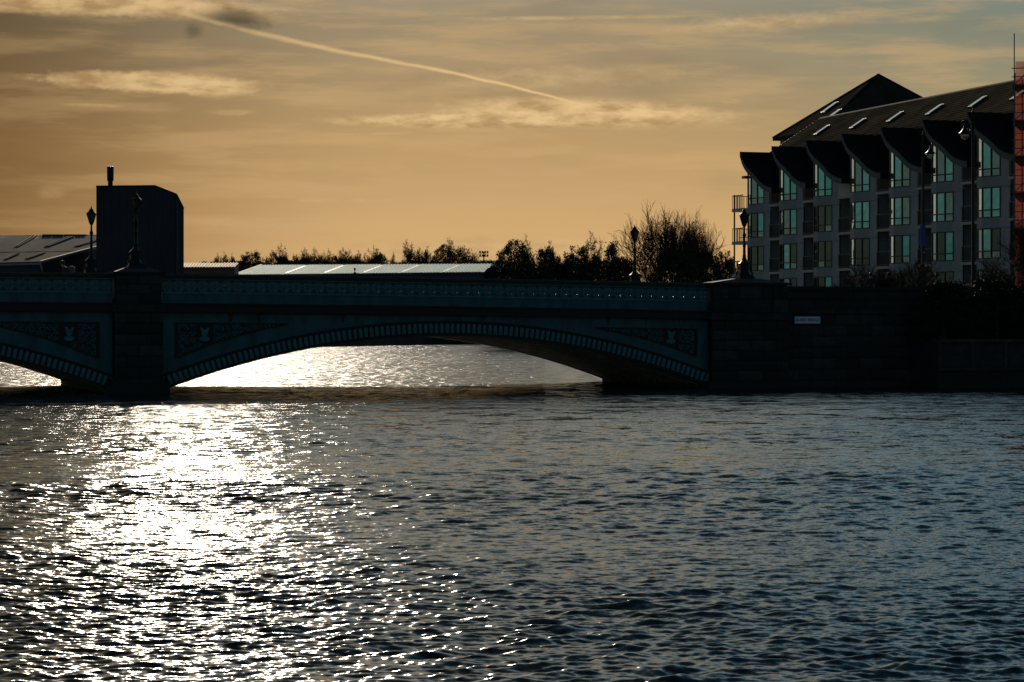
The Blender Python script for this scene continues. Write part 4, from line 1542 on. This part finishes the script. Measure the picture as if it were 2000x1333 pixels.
def tp(x, y):
    p = px(x, y, TY)
    return (p.x - tw_o.x, 0.0, p.z - 2.6)


outline = [(188, 560), (188, 364.5), (303, 363.5), (345, 380), (359, 408), (359, 560)]
MB().prism([tp(*p) for p in outline][::-1], (-22 * 0.1282, 22, 0)).build('tower_core', M['cladding_plain'], tower)


def top_at(x):
    pts = outline[1:5]
    for (a, ya), (b, yb) in zip(pts[:-1], pts[1:]):
        if x <= b:
            return ya + (yb - ya) * (x - a) / (b - a)
    return pts[-1][1]


cuts = [188.4, 203, 218, 233, 248, 263, 278, 290.5, 303, 317, 331, 343]
for a, b in zip(cuts[:-1], cuts[1:]):
    MB().prism([tp(a + 0.15, 560), tp(a + 0.15, top_at(a) + 1.2), tp(b - 0.15, top_at(b) + 1.2), tp(b - 0.15, 560)][::-1], (0, -0.08, 0)).build('cladding_panel', M['cladding'], tower)
MB().prism([tp(352.2, 560), tp(352.2, top_at(352.2) + 1.2), tp(358.8, top_at(358.8) + 1.2), tp(358.8, 560)][::-1], (0, -0.08, 0)).build('cladding_panel', M['cladding'], tower)
MB().prism([tp(344, 560), tp(344, 384), tp(351.4, 397), tp(351.4, 560)][::-1], (0, -0.14, 0)).build('corner_strip', M['cladding_plain'], tower)
mb = MB()
for p, q in zip(outline[1:4], outline[2:5]):
    a, b = Vector(tp(*p)), Vector(tp(*q))
    a.y = b.y = -0.1
    mb.beam(a, b, 0.16, 0.16)
mb.build('roof_flashing', M['iron'], tower)
ch = tp(213.8, 364)
chim = MB()
z0 = ch[2]
chim.lathe([(0.25, -0.3), (0.26, 0.55), (0.29, 0.58), (0.34, 0.60), (0.37, 2.10), (0.33, 2.11), (0.33, 1.6)], 14, (ch[0], 0.6, z0))
chim.build('chimney', M['iron'], tower, True)
MB().lathe([(0.385, 1.45), (0.385, 1.52)], 14, (ch[0], 0.6, z0)).build('chimney_band', M['iron'], tower)


# ------------------------------------------------------------------ roofs of sheet metal
def sheet_mat(name, col, rough, metal, scale):
    m = mat(name, col, rough, metal=metal, var=0.35, vscale=0.25, stretch=(1, 0.15, 1), spec=0.03)
    return m


M['roof_brown'] = sheet_mat('weathered_corrugated_roof', (0.40, 0.34, 0.27), 0.9, 0.0, 1)
M['roof_dark'] = sheet_mat('dark_rooflight_sheet', (0.16, 0.15, 0.135), 0.9, 0.0, 1)
M['roof_teal'] = sheet_mat('pale_green_metal_roof', (0.36, 0.60, 0.55), 0.7, 0.0, 1)
M['roof_strip'] = sheet_mat('translucent_roof_strip', (0.85, 0.85, 0.80), 0.5, 0.0, 1)
M['roof_orange'] = sheet_mat('ochre_metal_roof', (0.60, 0.40, 0.20), 0.8, 0.0, 1)


def quad_sheet(A, B, C, D, u0, u1, v0, v1, nrib, amp, lift):
    """ribbed sheet on the patch A-B (eave) D-C (ridge)"""
    A, B, C, D = map(Vector, (A, B, C, D))
    nrm = (B - A).cross(D - A).normalized()
    if nrm.z < 0:
        nrm = -nrm

    def P(u, v, h):
        p = (A + (B - A) * u) * (1 - v) + (D + (C - D) * u) * v
        return p + nrm * h
    mb = MB()
    vs, fs = [], []
    n = nrib * 4
    for i in range(n + 1):
        u = u0 + (u1 - u0) * i / n
        h = lift + (amp if (i % 4) in (1, 2) else 0.0)
        vs += [P(u, v0, h), P(u, v1, h)]
    for i in range(n):
        fs.append((2 * i, 2 * i + 2, 2 * i + 3, 2 * i + 1))
    mb.add(vs, fs)
    k = len(mb.v)
    mb.add([P(u0, v0, lift - 0.06), P(u1, v0, lift - 0.06), P(u1, v1, lift - 0.06), P(u0, v1, lift - 0.06)], [(3, 2, 1, 0)])
    return mb


# left shed: eave to the camera, ridge behind, verge running off behind the tower
eL, eR = px(-90, 519, 280), px(78, 514.5, 280)
rL, rR = px(20 - 90, 463, 300), px(276, 462, 300)
shed = empty('corrugated_shed', (eR.x, eR.y, 2.6))
tag(shed, 'low shed with a weathered brown corrugated roof at the left edge', 'building')
so = Vector((eR.x, eR.y, 2.6))
A_, B_, C_, D_ = eL - so, eR - so, rR - so, rL - so
MB().add([A_, B_, C_, D_, (A_.x, A_.y, -0.2), (B_.x, B_.y, -0.2), (C_.x, C_.y, -0.2), (D_.x, D_.y, -0.2)],
         [(0, 1, 2, 3), (4, 5, 1, 0), (5, 6, 2, 1), (6, 7, 3, 2), (7, 4, 0, 3)]).build('shed_wall', M['cladding_plain'], shed)
rr = random.Random(12)
cols_ = 9
for i in range(cols_):
    for jj, (v0, v1) in enumerate(((0.0, 0.36), (0.36, 1.0))):
        m = 'roof_dark' if (i, jj) in ((5, 1), (7, 1), (3, 1), (4, 0), (6, 0)) and True else 'roof_brown'
        u0, u1 = i / cols_, (i + 1) / cols_
        if m == 'roof_dark':
            um_ = u0 + 0.62 / cols_
            quad_sheet(A_, B_, C_, D_, u0, um_, v0, v1, 4, 0.12, 0.08 + 0.05 * jj).build('roof_sheet', M['roof_brown'], shed)
            vv = (v0 + (v1 - v0) * 0.25, v0 + (v1 - v0) * 0.85)
            quad_sheet(A_, B_, C_, D_, um_, u1, v0, v1, 2, 0.12, 0.08 + 0.05 * jj).build('roof_sheet', M['roof_brown'], shed)
            quad_sheet(A_, B_, C_, D_, um_, u1, vv[0], vv[1], 2, 0.10, 0.24 + 0.05 * jj).build('rooflight_sheet', M['roof_dark'], shed)
        else:
            quad_sheet(A_, B_, C_, D_, u0, u1, v0, v1, 6, 0.12, 0.08 + 0.05 * jj).build('roof_sheet', M['roof_brown'], shed)
MB().beam(B_ + Vector((0.1, -0.05, 0.12)), C_ + Vector((0.1, 0, 0.12)), 0.22, 0.30).build('verge_flashing', M['slab'], shed)
MB().beam(A_ + Vector((0, -0.15, -0.05)), B_ + Vector((0.2, -0.15, -0.05)), 0.22, 0.22).build('gutter', M['slab'], shed)
MB().tube([B_ + Vector((0.1, -0.2, -0.1)), B_ + Vector((0.25, -0.3, -0.6)), B_ + Vector((0.3, -0.1, -1.0)), (B_.x + 0.3, B_.y - 0.1, 0)], 0.10, 6).build('downpipe', M['slab'], shed)
for a, b in ((84, 102), (104, 124), (127, 146), (148, 168)):
    p0, p1 = px(a, 463.5, 299) - so, px(b, 458.5, 299) - so
    MB().box(p0.x, p1.x, p0.y - 0.6, p0.y + 0.6, p0.z - 0.15, p1.z).build('ridge_vent', M['cladding_plain'], shed)

# pale green warehouse roof
eL, eR = px(459, 538.5, 412), px(975, 532.5, 400)
rL, rR = px(512, 519.5, 440), px(1010, 516.8, 428)
wh = empty('warehouse', (eL.x, eL.y, 2.6))
tag(wh, 'long low warehouse with a pale green ribbed roof and light strips', 'building')
so = Vector((eL.x, eL.y, 2.6))
A_, B_, C_, D_ = eL - so, eR - so, rR - so, rL - so
MB().add([A_, B_, C_, D_, (A_.x, A_.y, -0.2), (B_.x, B_.y, -0.2), (C_.x, C_.y, -0.2), (D_.x, D_.y, -0.2)],
         [(0, 1, 2, 3), (4, 5, 1, 0), (5, 6, 2, 1), (6, 7, 3, 2), (7, 4, 0, 3)]).build('warehouse_wall', M['cladding_plain'], wh)
MB().beam(A_ + Vector((0, -0.1, -0.05)), B_ + Vector((0, -0.1, -0.05)), 0.3, 0.3).build('eaves_trim', M['cladding_plain'], wh)
MB().beam(A_ + Vector((-0.1, 0, 0.12)), D_ + Vector((-0.1, 0, 0.12)), 0.3, 0.25).build('verge_flashing', M['slab'], wh)
MB().beam(D_ + Vector((0, 0, 0.15)), C_ + Vector((0, 0, 0.15)), 0.5, 0.2).build('ridge_flashing', M['roof_teal'], wh)
strips = [0.185, 0.335, 0.485, 0.63, 0.785, 0.94]
prev = 0.0
for s_ in strips + [1.02]:
    a, b = prev, min(s_ - 0.006, 1.0)
    quad_sheet(A_, B_, C_, D_, a, b, 0.0, 1.0, max(4, int((b - a) * 90)), 0.10, 0.08).build('roof_sheet', M['roof_teal'], wh)
    if s_ < 1:
        quad_sheet(A_, B_, C_, D_, s_ - 0.006, s_ + 0.006, 0.0, 0.12, 2, 0.05, 0.08).build('roof_sheet', M['roof_teal'], wh)
        quad_sheet(A_, B_, C_, D_, s_ - 0.006, s_ + 0.006, 0.12, 0.86, 2, 0.05, 0.10).build('rooflight_strip', M['roof_strip'], wh)
        quad_sheet(A_, B_, C_, D_, s_ - 0.006, s_ + 0.006, 0.86, 1.0, 2, 0.05, 0.08).build('roof_sheet', M['roof_teal'], wh)
    prev = s_ + 0.006

# small ochre shed
eL, eR = px(345, 524, 390), px(458, 523.5, 390)
rL, rR = px(350, 515.5, 405), px(466, 515.5, 405)
sh = empty('small_shed', (eL.x, eL.y, 2.6))
tag(sh, 'small shed with an ochre ribbed roof between the tower and the warehouse', 'building')
so = Vector((eL.x, eL.y, 2.6))
A_, B_, C_, D_ = eL - so, eR - so, rR - so, rL - so
MB().add([A_, B_, C_, D_, (A_.x, A_.y, -0.2), (B_.x, B_.y, -0.2), (C_.x, C_.y, -0.2), (D_.x, D_.y, -0.2)],
         [(0, 1, 2, 3), (4, 5, 1, 0), (5, 6, 2, 1), (6, 7, 3, 2), (7, 4, 0, 3)]).build('shed_wall', M['brick'], sh)
for i in range(4):
    quad_sheet(A_, B_, C_, D_, i / 4, (i + 1) / 4, 0, 1, 5, 0.10, 0.08 + 0.03 * (i % 2)).build('roof_sheet', M['roof_orange'], sh)
MB().beam(A_ + Vector((0, -0.1, 0)), B_ + Vector((0, -0.1, 0)), 0.25, 0.25).build('gutter', M['brick'], sh)

# floodlight mast
fp = px(945, 516, 455)
fm_ = empty('floodlight_mast', (fp.x, fp.y, 2.6))
tag(fm_, 'distant floodlight mast with two rows of lamps among the bare trees', 'floodlight')
hz = px(945, 490.5, 455).z - 2.6
MB().tube([(0, 0, -0.1), (0, 0, hz - 0.2)], [0.16, 0.10], 8).build('mast', M['iron'], fm_)
for z in (hz - 0.25, hz - 0.85):
    MB().beam((-0.8, 0, z - 0.18), (0.8, 0, z - 0.18), 0.08).build('crossbar', M['iron'], fm_)
    for i in range(4):
        x = -0.66 + 0.44 * i
        MB().prism([(x - 0.16, -0.12, z - 0.12), (x + 0.16, -0.12, z - 0.12), (x + 0.16, 0.12, z + 0.12), (x - 0.16, 0.12, z + 0.12)], (0, -0.08, 0.12)).build('floodlight', M['iron'], fm_)


# ================================================================== TREES
def grow(seed, height=10.0, stems=1, limbs=8, sub=(6, 6, 5), spread=0.75, up=0.35, trunk_frac=0.45, tw=0.032, droop=0.0, thick=0.2, env=None):
    rr = random.Random(seed)
    T, Cn = MB(), MB()

    def rnd():
        return Vector((rr.gauss(0, 1), rr.gauss(0, 1), rr.gauss(0, 1)))

    def inside(q):
        if env is None:
            return True
        return (q.x ** 2 + q.y ** 2) / env[1] ** 2 + ((q.z - env[0]) / env[2]) ** 2 <= 1.0 or q.z < env[0] * 0.6

    def branch(p, d, L, r, lev):
        n = 4 if lev <= 1 else 3
        pts, rad = [p.copy()], [r]
        q = p.copy()
        dd = d.normalized()
        for i in range(n):
            dd = (dd + rnd() * (0.10 + 0.05 * lev) + Vector((0, 0, up * 0.14 - (droop * 0.15 if lev >= 2 else 0)))).normalized()
            q = q + dd * (L / n)
            if lev >= 1 and not inside(q) and rr.random() < 0.93:
                q = q - dd * (L / n) * rr.uniform(0.3, 0.95)
                pts.append(q.copy())
                rad.append(tw * 0.5)
                break
            pts.append(q.copy())
            rad.append(max(tw * 0.5, r * (1 - 0.72 * (i + 1) / n)))
        (T if lev <= 1 else Cn).tube(pts, rad, 6 if lev == 0 else (4 if lev == 1 else 3), cap=False)
        n = len(pts) - 1
        if lev - 1 >= len(sub) or n < 1:
            return
        cnt = limbs if lev == 0 else sub[lev - 1]
        for i in range(cnt):
            f = (trunk_frac + (1 - trunk_frac) * (i + rr.random()) / cnt) if lev == 0 else (0.22 + 0.78 * (i + rr.random()) / cnt)
            x = f * n
            k = min(int(x), n - 1)
            base = pts[k].lerp(pts[k + 1], x - k)
            ax_ = (pts[k + 1] - pts[k]).normalized()
            side = rnd()
            side = (side - ax_ * side.dot(ax_)).normalized()
            sp_ = spread * rr.uniform(0.65, 1.25)
            nd = (ax_ * math.cos(sp_) + side * math.sin(sp_) + Vector((0, 0, up * 0.35))).normalized()
            rl = rad[k] * (1 - (x - k)) + rad[k + 1] * (x - k)
            LL = L * (rr.uniform(0.62, 0.92) if lev == 0 else rr.uniform(0.40, 0.62)) * (1.15 - 0.40 * f)
            branch(base, nd, LL, max(tw, rl * 0.62), lev + 1)

    for s in range(stems):
        if stems == 1:
            branch(Vector((0, 0, -0.3)), Vector((0, 0, 1)), height * 0.58, thick, 0)
        else:
            a = 2 * math.pi * s / stems + rr.uniform(-0.4, 0.4)
            ln = rr.uniform(0.05, 0.75)
            branch(Vector((0.35 * math.cos(a), 0.35 * math.sin(a), -0.3)), Vector((math.cos(a) * ln, math.sin(a) * ln, 1)), height * rr.uniform(0.82, 0.86) * (1 - 0.22 * ln), thick * 0.6, 0)
    return T.mesh('trunk', M['bark'], True), Cn.mesh('crown', M['twig'])


BARE = {
    'round': grow(1, limbs=13, sub=(8, 6, 5), spread=0.85, up=0.30, trunk_frac=0.28, tw=0.035),
    'tall': grow(2, limbs=13, sub=(7, 6, 5), spread=0.55, up=0.55, trunk_frac=0.25, tw=0.035),
    'thin': grow(3, limbs=10, sub=(6, 5, 5), spread=0.5, up=0.55, trunk_frac=0.3, tw=0.035, thick=0.14),
    'birch': grow(4, limbs=14, sub=(6, 6, 3), spread=0.8, up=0.1, trunk_frac=0.35, tw=0.03, droop=0.8),
    'fan': grow(6, stems=16, limbs=9, sub=(7, 4), spread=0.48, up=0.42, trunk_frac=0.22, tw=0.026, thick=0.12),
    'crown': grow(9, limbs=16, sub=(8, 6, 5), spread=0.95, up=0.25, trunk_frac=0.30, tw=0.032, env=(6.0, 4.2, 3.9)),
    'oval': grow(10, limbs=14, sub=(7, 6, 5), spread=0.75, up=0.4, trunk_frac=0.25, tw=0.032, env=(5.6, 3.0, 4.4)),
    'bush': grow(8, height=10, stems=7, limbs=8, sub=(6, 5), spread=0.6, up=0.35, trunk_frac=0.12, tw=0.05, thick=0.2),
}


def leafy(seed, shape, m, n=5200, size=0.30):
    """dense evergreen: leaf quads in uneven clumps, height 10; shape(z01) -> radius"""
    rr = np.random.default_rng(seed)
    cl = []
    for i in range(150):
        z = rr.uniform(0.06, 0.99)
        rad = shape(z)
        a = rr.uniform(0, 2 * math.pi)
        q = rad * (0.35 + 0.65 * math.sqrt(rr.uniform(0, 1)))
        cl.append((q * math.cos(a), q * math.sin(a), z * 10.0, rr.uniform(0.55, 1.15)))
    cl = np.array(cl)
    pick = rr.integers(0, len(cl), n)
    c = cl[pick]
    d = rr.normal(0, 1, (n, 3))
    d /= np.linalg.norm(d, axis=1)[:, None]
    pos = c[:, :3] + d * (c[:, 3:4] * rr.uniform(0.3, 1.0, (n, 1))) * np.array([1, 1, 0.8])
    pos[:, 2] = np.clip(pos[:, 2], 0.05, 10.3)
    u = rr.normal(0, 1, (n, 3))
    u /= np.linalg.norm(u, axis=1)[:, None]
    v = np.cross(u, rr.normal(0, 1, (n, 3)))
    v /= np.linalg.norm(v, axis=1)[:, None]
    s = rr.uniform(0.5, 1.2, (n, 1)) * size * 0.5
    vs = np.stack([pos - u * s - v * s * 0.6, pos + u * s - v * s * 0.6, pos + u * s * 0.9 + v * s * 0.6, pos - u * s * 0.7 + v * s * 0.6], 1).reshape(-1, 3)
    fs = np.arange(n * 4).reshape(-1, 4)
    me = bpy.data.meshes.new('crown')
    me.from_pydata(vs.tolist(), [], fs.tolist())
    me.materials.append(m)
    # limbs
    T = MB()
    T.tube([(0, 0, -0.3), (0.1, 0, 3), (0, 0.1, 6.5), (0, 0, 9)], [0.28, 0.22, 0.13, 0.04], 6)
    for i in range(9):
        k = cl[i * 7]
        T.tube([(0, 0, max(0.5, k[2] - 2.0)), (k[0] * 0.5, k[1] * 0.5, k[2] - 0.7), (k[0], k[1], k[2])], [0.1, 0.07, 0.03], 4)
    return T.mesh('trunk', M['bark'], True), me


dome = lambda z: 3.6 * math.sqrt(max(0.02, 1 - ((z - 0.42) / 0.62) ** 2))
tallp = lambda z: 2.3 * (1 - z) ** 0.6 + 0.35 + 0.5 * math.sin(z * 9)
slim = lambda z: 1.25 * math.sqrt(max(0.03, 1 - ((z - 0.45) / 0.6) ** 2))
low = lambda z: 5.0 * math.sqrt(max(0.02, 1 - (z / 1.05) ** 2))
EVER = {
    'dome': leafy(1, dome, M['leaf'], 13000, 0.21),
    'pine': leafy(2, tallp, M['leaf2'], 12000, 0.21),
    'slim': leafy(3, slim, M['leaf'], 8000, 0.2),
    'low': leafy(4, low, M['leaf2'], 13000, 0.27),
    'hedge': leafy(5, low, M['leaf3'], 12000, 0.24),
}
_tn = random.Random(17)


def tree(kind, pxx, ytop, Y, width, label, group=None, ground=2.6, name=None, cat='tree'):
    """width in photo pixels of the crown"""
    evg = kind in EVER
    Tm, Cm = (EVER if evg else BARE)[kind]
    p = px(pxx, ytop, Y)
    if group == G1:
        ground = 9.0
    h = p.z - ground
    n = name or ('evergreen_tree' if evg else 'bare_tree')
    r = empty(n, (p.x, Y, ground), _tn.uniform(0, 6.28))
    # natural width of the crown mesh at this height
    ex = NATW.setdefault(kind, nat_width(Cm))
    k = (width * Y / 5000.0) / (ex[0] * h / ex[1])
    k = min(max(k, 0.45), 2.4)
    s = h / ex[1]
    r.scale = (s * k, s * k, s)
    tag(r, label, cat, group)
    put('trunk', Tm, r)
    put('crown', Cm, r)
    return r


NATW = {}


def nat_width(me):
    co = np.empty(len(me.vertices) * 3)
    me.vertices.foreach_get('co', co)
    co = co.reshape(-1, 3)
    rr_ = np.hypot(co[:, 0], co[:, 1])
    return 2 * float(np.percentile(rr_, 95)), float(np.percentile(co[:, 2], 99.3))


G1 = 'trees along the skyline behind the warehouse'
ORD = ('first', 'second', 'third', 'fourth', 'fifth', 'sixth', 'seventh')
ROW = 'bare tree, %s from the left in the row behind the middle of the warehouse roof'
for pxx, yt, wd, wh_ in ((421, 498, 20, 'leftmost'), (440, 495, 22, 'middle one'), (457, 498, 18, 'rightmost')):
    tree('oval', pxx, yt, 470, wd, 'small bare tree, %s of three beyond the ochre shed roof' % wh_, G1)
tree('dome', 490, 494, 468, 52, 'rounded dark evergreen at the left end of the warehouse roof', G1)
tree('crown', 541, 481, 470, 44, 'bare tree rising behind the left end of the warehouse roof', G1)
tree('low', 553, 503, 470, 44, 'low dark evergreen just behind the left part of the warehouse ridge', G1)
for i, (pxx, yt, wd) in enumerate(((584, 489, 30), (603, 492, 26), (622, 488, 30), (641, 491, 30), (660, 489, 32), (679, 491, 30), (694, 493, 26))):
    tree('crown' if wd > 28 else 'oval', pxx, yt, 480, wd * 1.3, ROW % ORD[i], G1)
tree('crown', 735, 486, 468, 50, 'bare tree with a neat domed crown behind the warehouse roof', G1)
tree('thin', 763, 495, 470, 24, 'small bare tree beside the domed bare tree', G1)
tree('crown', 800, 474, 475, 52, 'tall bare tree, loose crowned, left of the dark evergreen on the skyline', G1)
tree('oval', 829, 485, 480, 34, 'bare upright tree between the loose-crowned tree and the dark evergreen', G1)
tree('dome', 866, 480, 468, 48, 'dark evergreen with a bushy crown above the warehouse ridge', G1)
tree('crown', 893, 471, 470, 62, 'tallest bare tree on the skyline, beside the dark evergreen', G1)
tree('birch', 921, 489, 475, 30, 'bare tree just left of the floodlight mast', G1)
tree('thin', 972, 488, 466, 36, 'bare tree just right of the floodlight mast', G1)
# brush along the foot of the skyline trees
for i, pxx in enumerate((515, 600, 668, 748, 838, 908)):
    tree(('crown', 'oval')[i % 2], pxx, 494 + 4 * math.sin(i * 1.7), 515, 56, 'dim bare tree in the second rank behind the skyline trees', G1)
for i, pxx in enumerate(range(470, 960, 44)):
    tree('low', pxx, 512 + 2 * math.sin(i * 2.1), 490, 80, 'low scrub along the foot of the skyline trees', G1, name='shrub', cat='shrub')
for i, pxx in enumerate(range(396, 470, 24)):
    tree('low', pxx, 513, 500, 50, 'low scrub beyond the small ochre shed', G1, name='shrub', cat='shrub')

G2 = 'trees on the bank beyond the bridge'
tree('dome', 1004, 474, 330, 84, 'large dark evergreen at the right end of the warehouse', G2)
tree('crown', 1026, 472, 360, 60, 'bare tree showing above the large dark evergreen', G2)
tree('pine', 1064, 487, 330, 52, 'ragged dark pine between two broad evergreens', G2)
tree('oval', 1082, 478, 345, 34, 'thin bare tree behind the ragged dark pine', G2)
tree('dome', 1126, 484, 320, 66, 'broad dark evergreen with a flat top mid bank', G2)
tree('birch', 1152, 458, 335, 62, 'tall bare birch above the flat-topped evergreen', G2)
tree('slim', 1196, 476, 315, 34, 'slim dark evergreen left of the lantern post', G2)
tree('thin', 1176, 490, 330, 30, 'small bare tree left of the slim evergreen', G2)
tree('fan', 1308, 417, 270, 190, 'very large many-stemmed bare tree near the apartment block', G2)
tree('fan', 1362, 440, 290, 84, 'bare many-stemmed tree on the apartment side of the largest one', G2)
tree('dome', 1417, 494, 300, 44, 'dark evergreen between the bare trees and the apartment balconies', G2)
tree('birch', 1400, 500, 310, 40, 'small bare tree beside the evergreen near the balconies', G2)
for pxx, yt, wd, lab in ((985, 512, 90, 'scrub below the large dark evergreen'), (1042, 508, 80, 'scrub below the ragged dark pine'), (1092, 505, 80, 'scrub left of the flat-topped evergreen'),
                         (1150, 503, 90, 'scrub below the bare birch'), (1215, 508, 80, 'scrub behind the foot of the lantern post')):
    tree('hedge', pxx, yt, 345, wd, lab, G2, name='shrub', cat='shrub')
for pxx, yt, wd, lab in ((968, 522, 70, 'low thicket at the right end of the warehouse wall'), (1025, 516, 90, 'low thicket in front of the large dark evergreen'), (1075, 514, 90, 'low thicket in front of the ragged dark pine'), (1120, 512, 90, 'low thicket in front of the flat-topped evergreen'), (1170, 508, 90, 'low thicket left of the lantern post')):
    tree('low', pxx, yt, 300, wd, lab, G2, name='shrub', cat='shrub')
tree('low', 1205, 506, 275, 90, 'dense dark thicket at the left foot of the largest bare tree', G2, name='shrub', cat='shrub')
tree('low', 1318, 488, 262, 110, 'tall dense thicket under the largest bare tree', G2, name='shrub', cat='shrub')
tree('low', 1372, 492, 268, 110, 'dense dark thicket under the bare tree nearest the apartments', G2, name='shrub', cat='shrub')
tree('low', 1415, 512, 290, 80, 'low dark thicket beside the apartment balconies', G2, name='shrub', cat='shrub')

# planting on the bank below the approach wall and behind it
G3 = 'planting by the approach wall'
for t, w, h, k, lab in ((39.3, -1.4, 2.9, 'low', 'dark evergreen bush at the end of the stone approach wall'),
                        (42.0, -1.7, 3.1, 'low', 'dark evergreen bush below the lamp post with the blue plate'),
                        (44.6, -1.5, 3.0, 'low', 'dark evergreen bush below the lamp post with the hanging lantern'),
                        (47.3, -1.7, 3.6, 'hedge', 'glossy evergreen bush beside the scaffold foot'),
                        (50.5, -1.6, 3.2, 'low', 'dark evergreen bush under the red netting')):
    Tm, Cm = EVER[k]
    ex = NATW.setdefault(k, nat_width(Cm))
    r = empty('evergreen_bush', bw(t, w, 2.2), t)
    s = h / ex[1]
    kk = 3.6 / (ex[0] * s)
    r.scale = (s * kk, s * kk, s)
    tag(r, lab, 'bush', G3)
    put('trunk', Tm, r)
    put('crown', Cm, r)
for t, w, h, wd, k, g, lab in ((39.2, 1.6, 2.4, 4.0, 'bush', 3.95, 'leafless shrub above the end of the stone wall'),
                            (44.2, 2.2, 2.6, 4.0, 'bush', 3.95, 'leafless shrub right of the hanging lantern post'),
                            (46.6, 2.6, 4.6, 3.6, 'fan', 3.95, 'taller bare shrub between the lamp posts and the red scaffold'),
                            (37.4, 3.5, 2.2, 3.0, 'bush', 3.95, 'small leafless shrub beside the dim figure at the wall')):
    Tm, Cm = BARE[k]
    ex = NATW.setdefault(k, nat_width(Cm))
    r = empty('bare_shrub', bw(t, w, g), t * 2.0)
    s = h / ex[1]
    kk = wd / (ex[0] * s)
    r.scale = (s * kk, s * kk, s)
    tag(r, lab, 'shrub', G3)
    put('trunk', Tm, r)
    put('crown', Cm, r)
for t, w, h, wd, lab in ((43.0, 1.2, 1.2, 3.6, 'leafy evergreen bush in front of the lower bays'), (46.2, 1.4, 2.6, 2.4, 'tall glossy evergreen bush just left of the scaffold')):
    Tm, Cm = EVER['hedge']
    ex = NATW.setdefault('hedge', nat_width(Cm))
    r = empty('evergreen_bush', bw(t, w, 3.95), t * 3.0)
    s = h / ex[1]
    kk = wd / (ex[0] * s)
    r.scale = (s * kk, s * kk, s)
    tag(r, lab, 'bush', G3)
    put('trunk', Tm, r)
    put('crown', Cm, r)
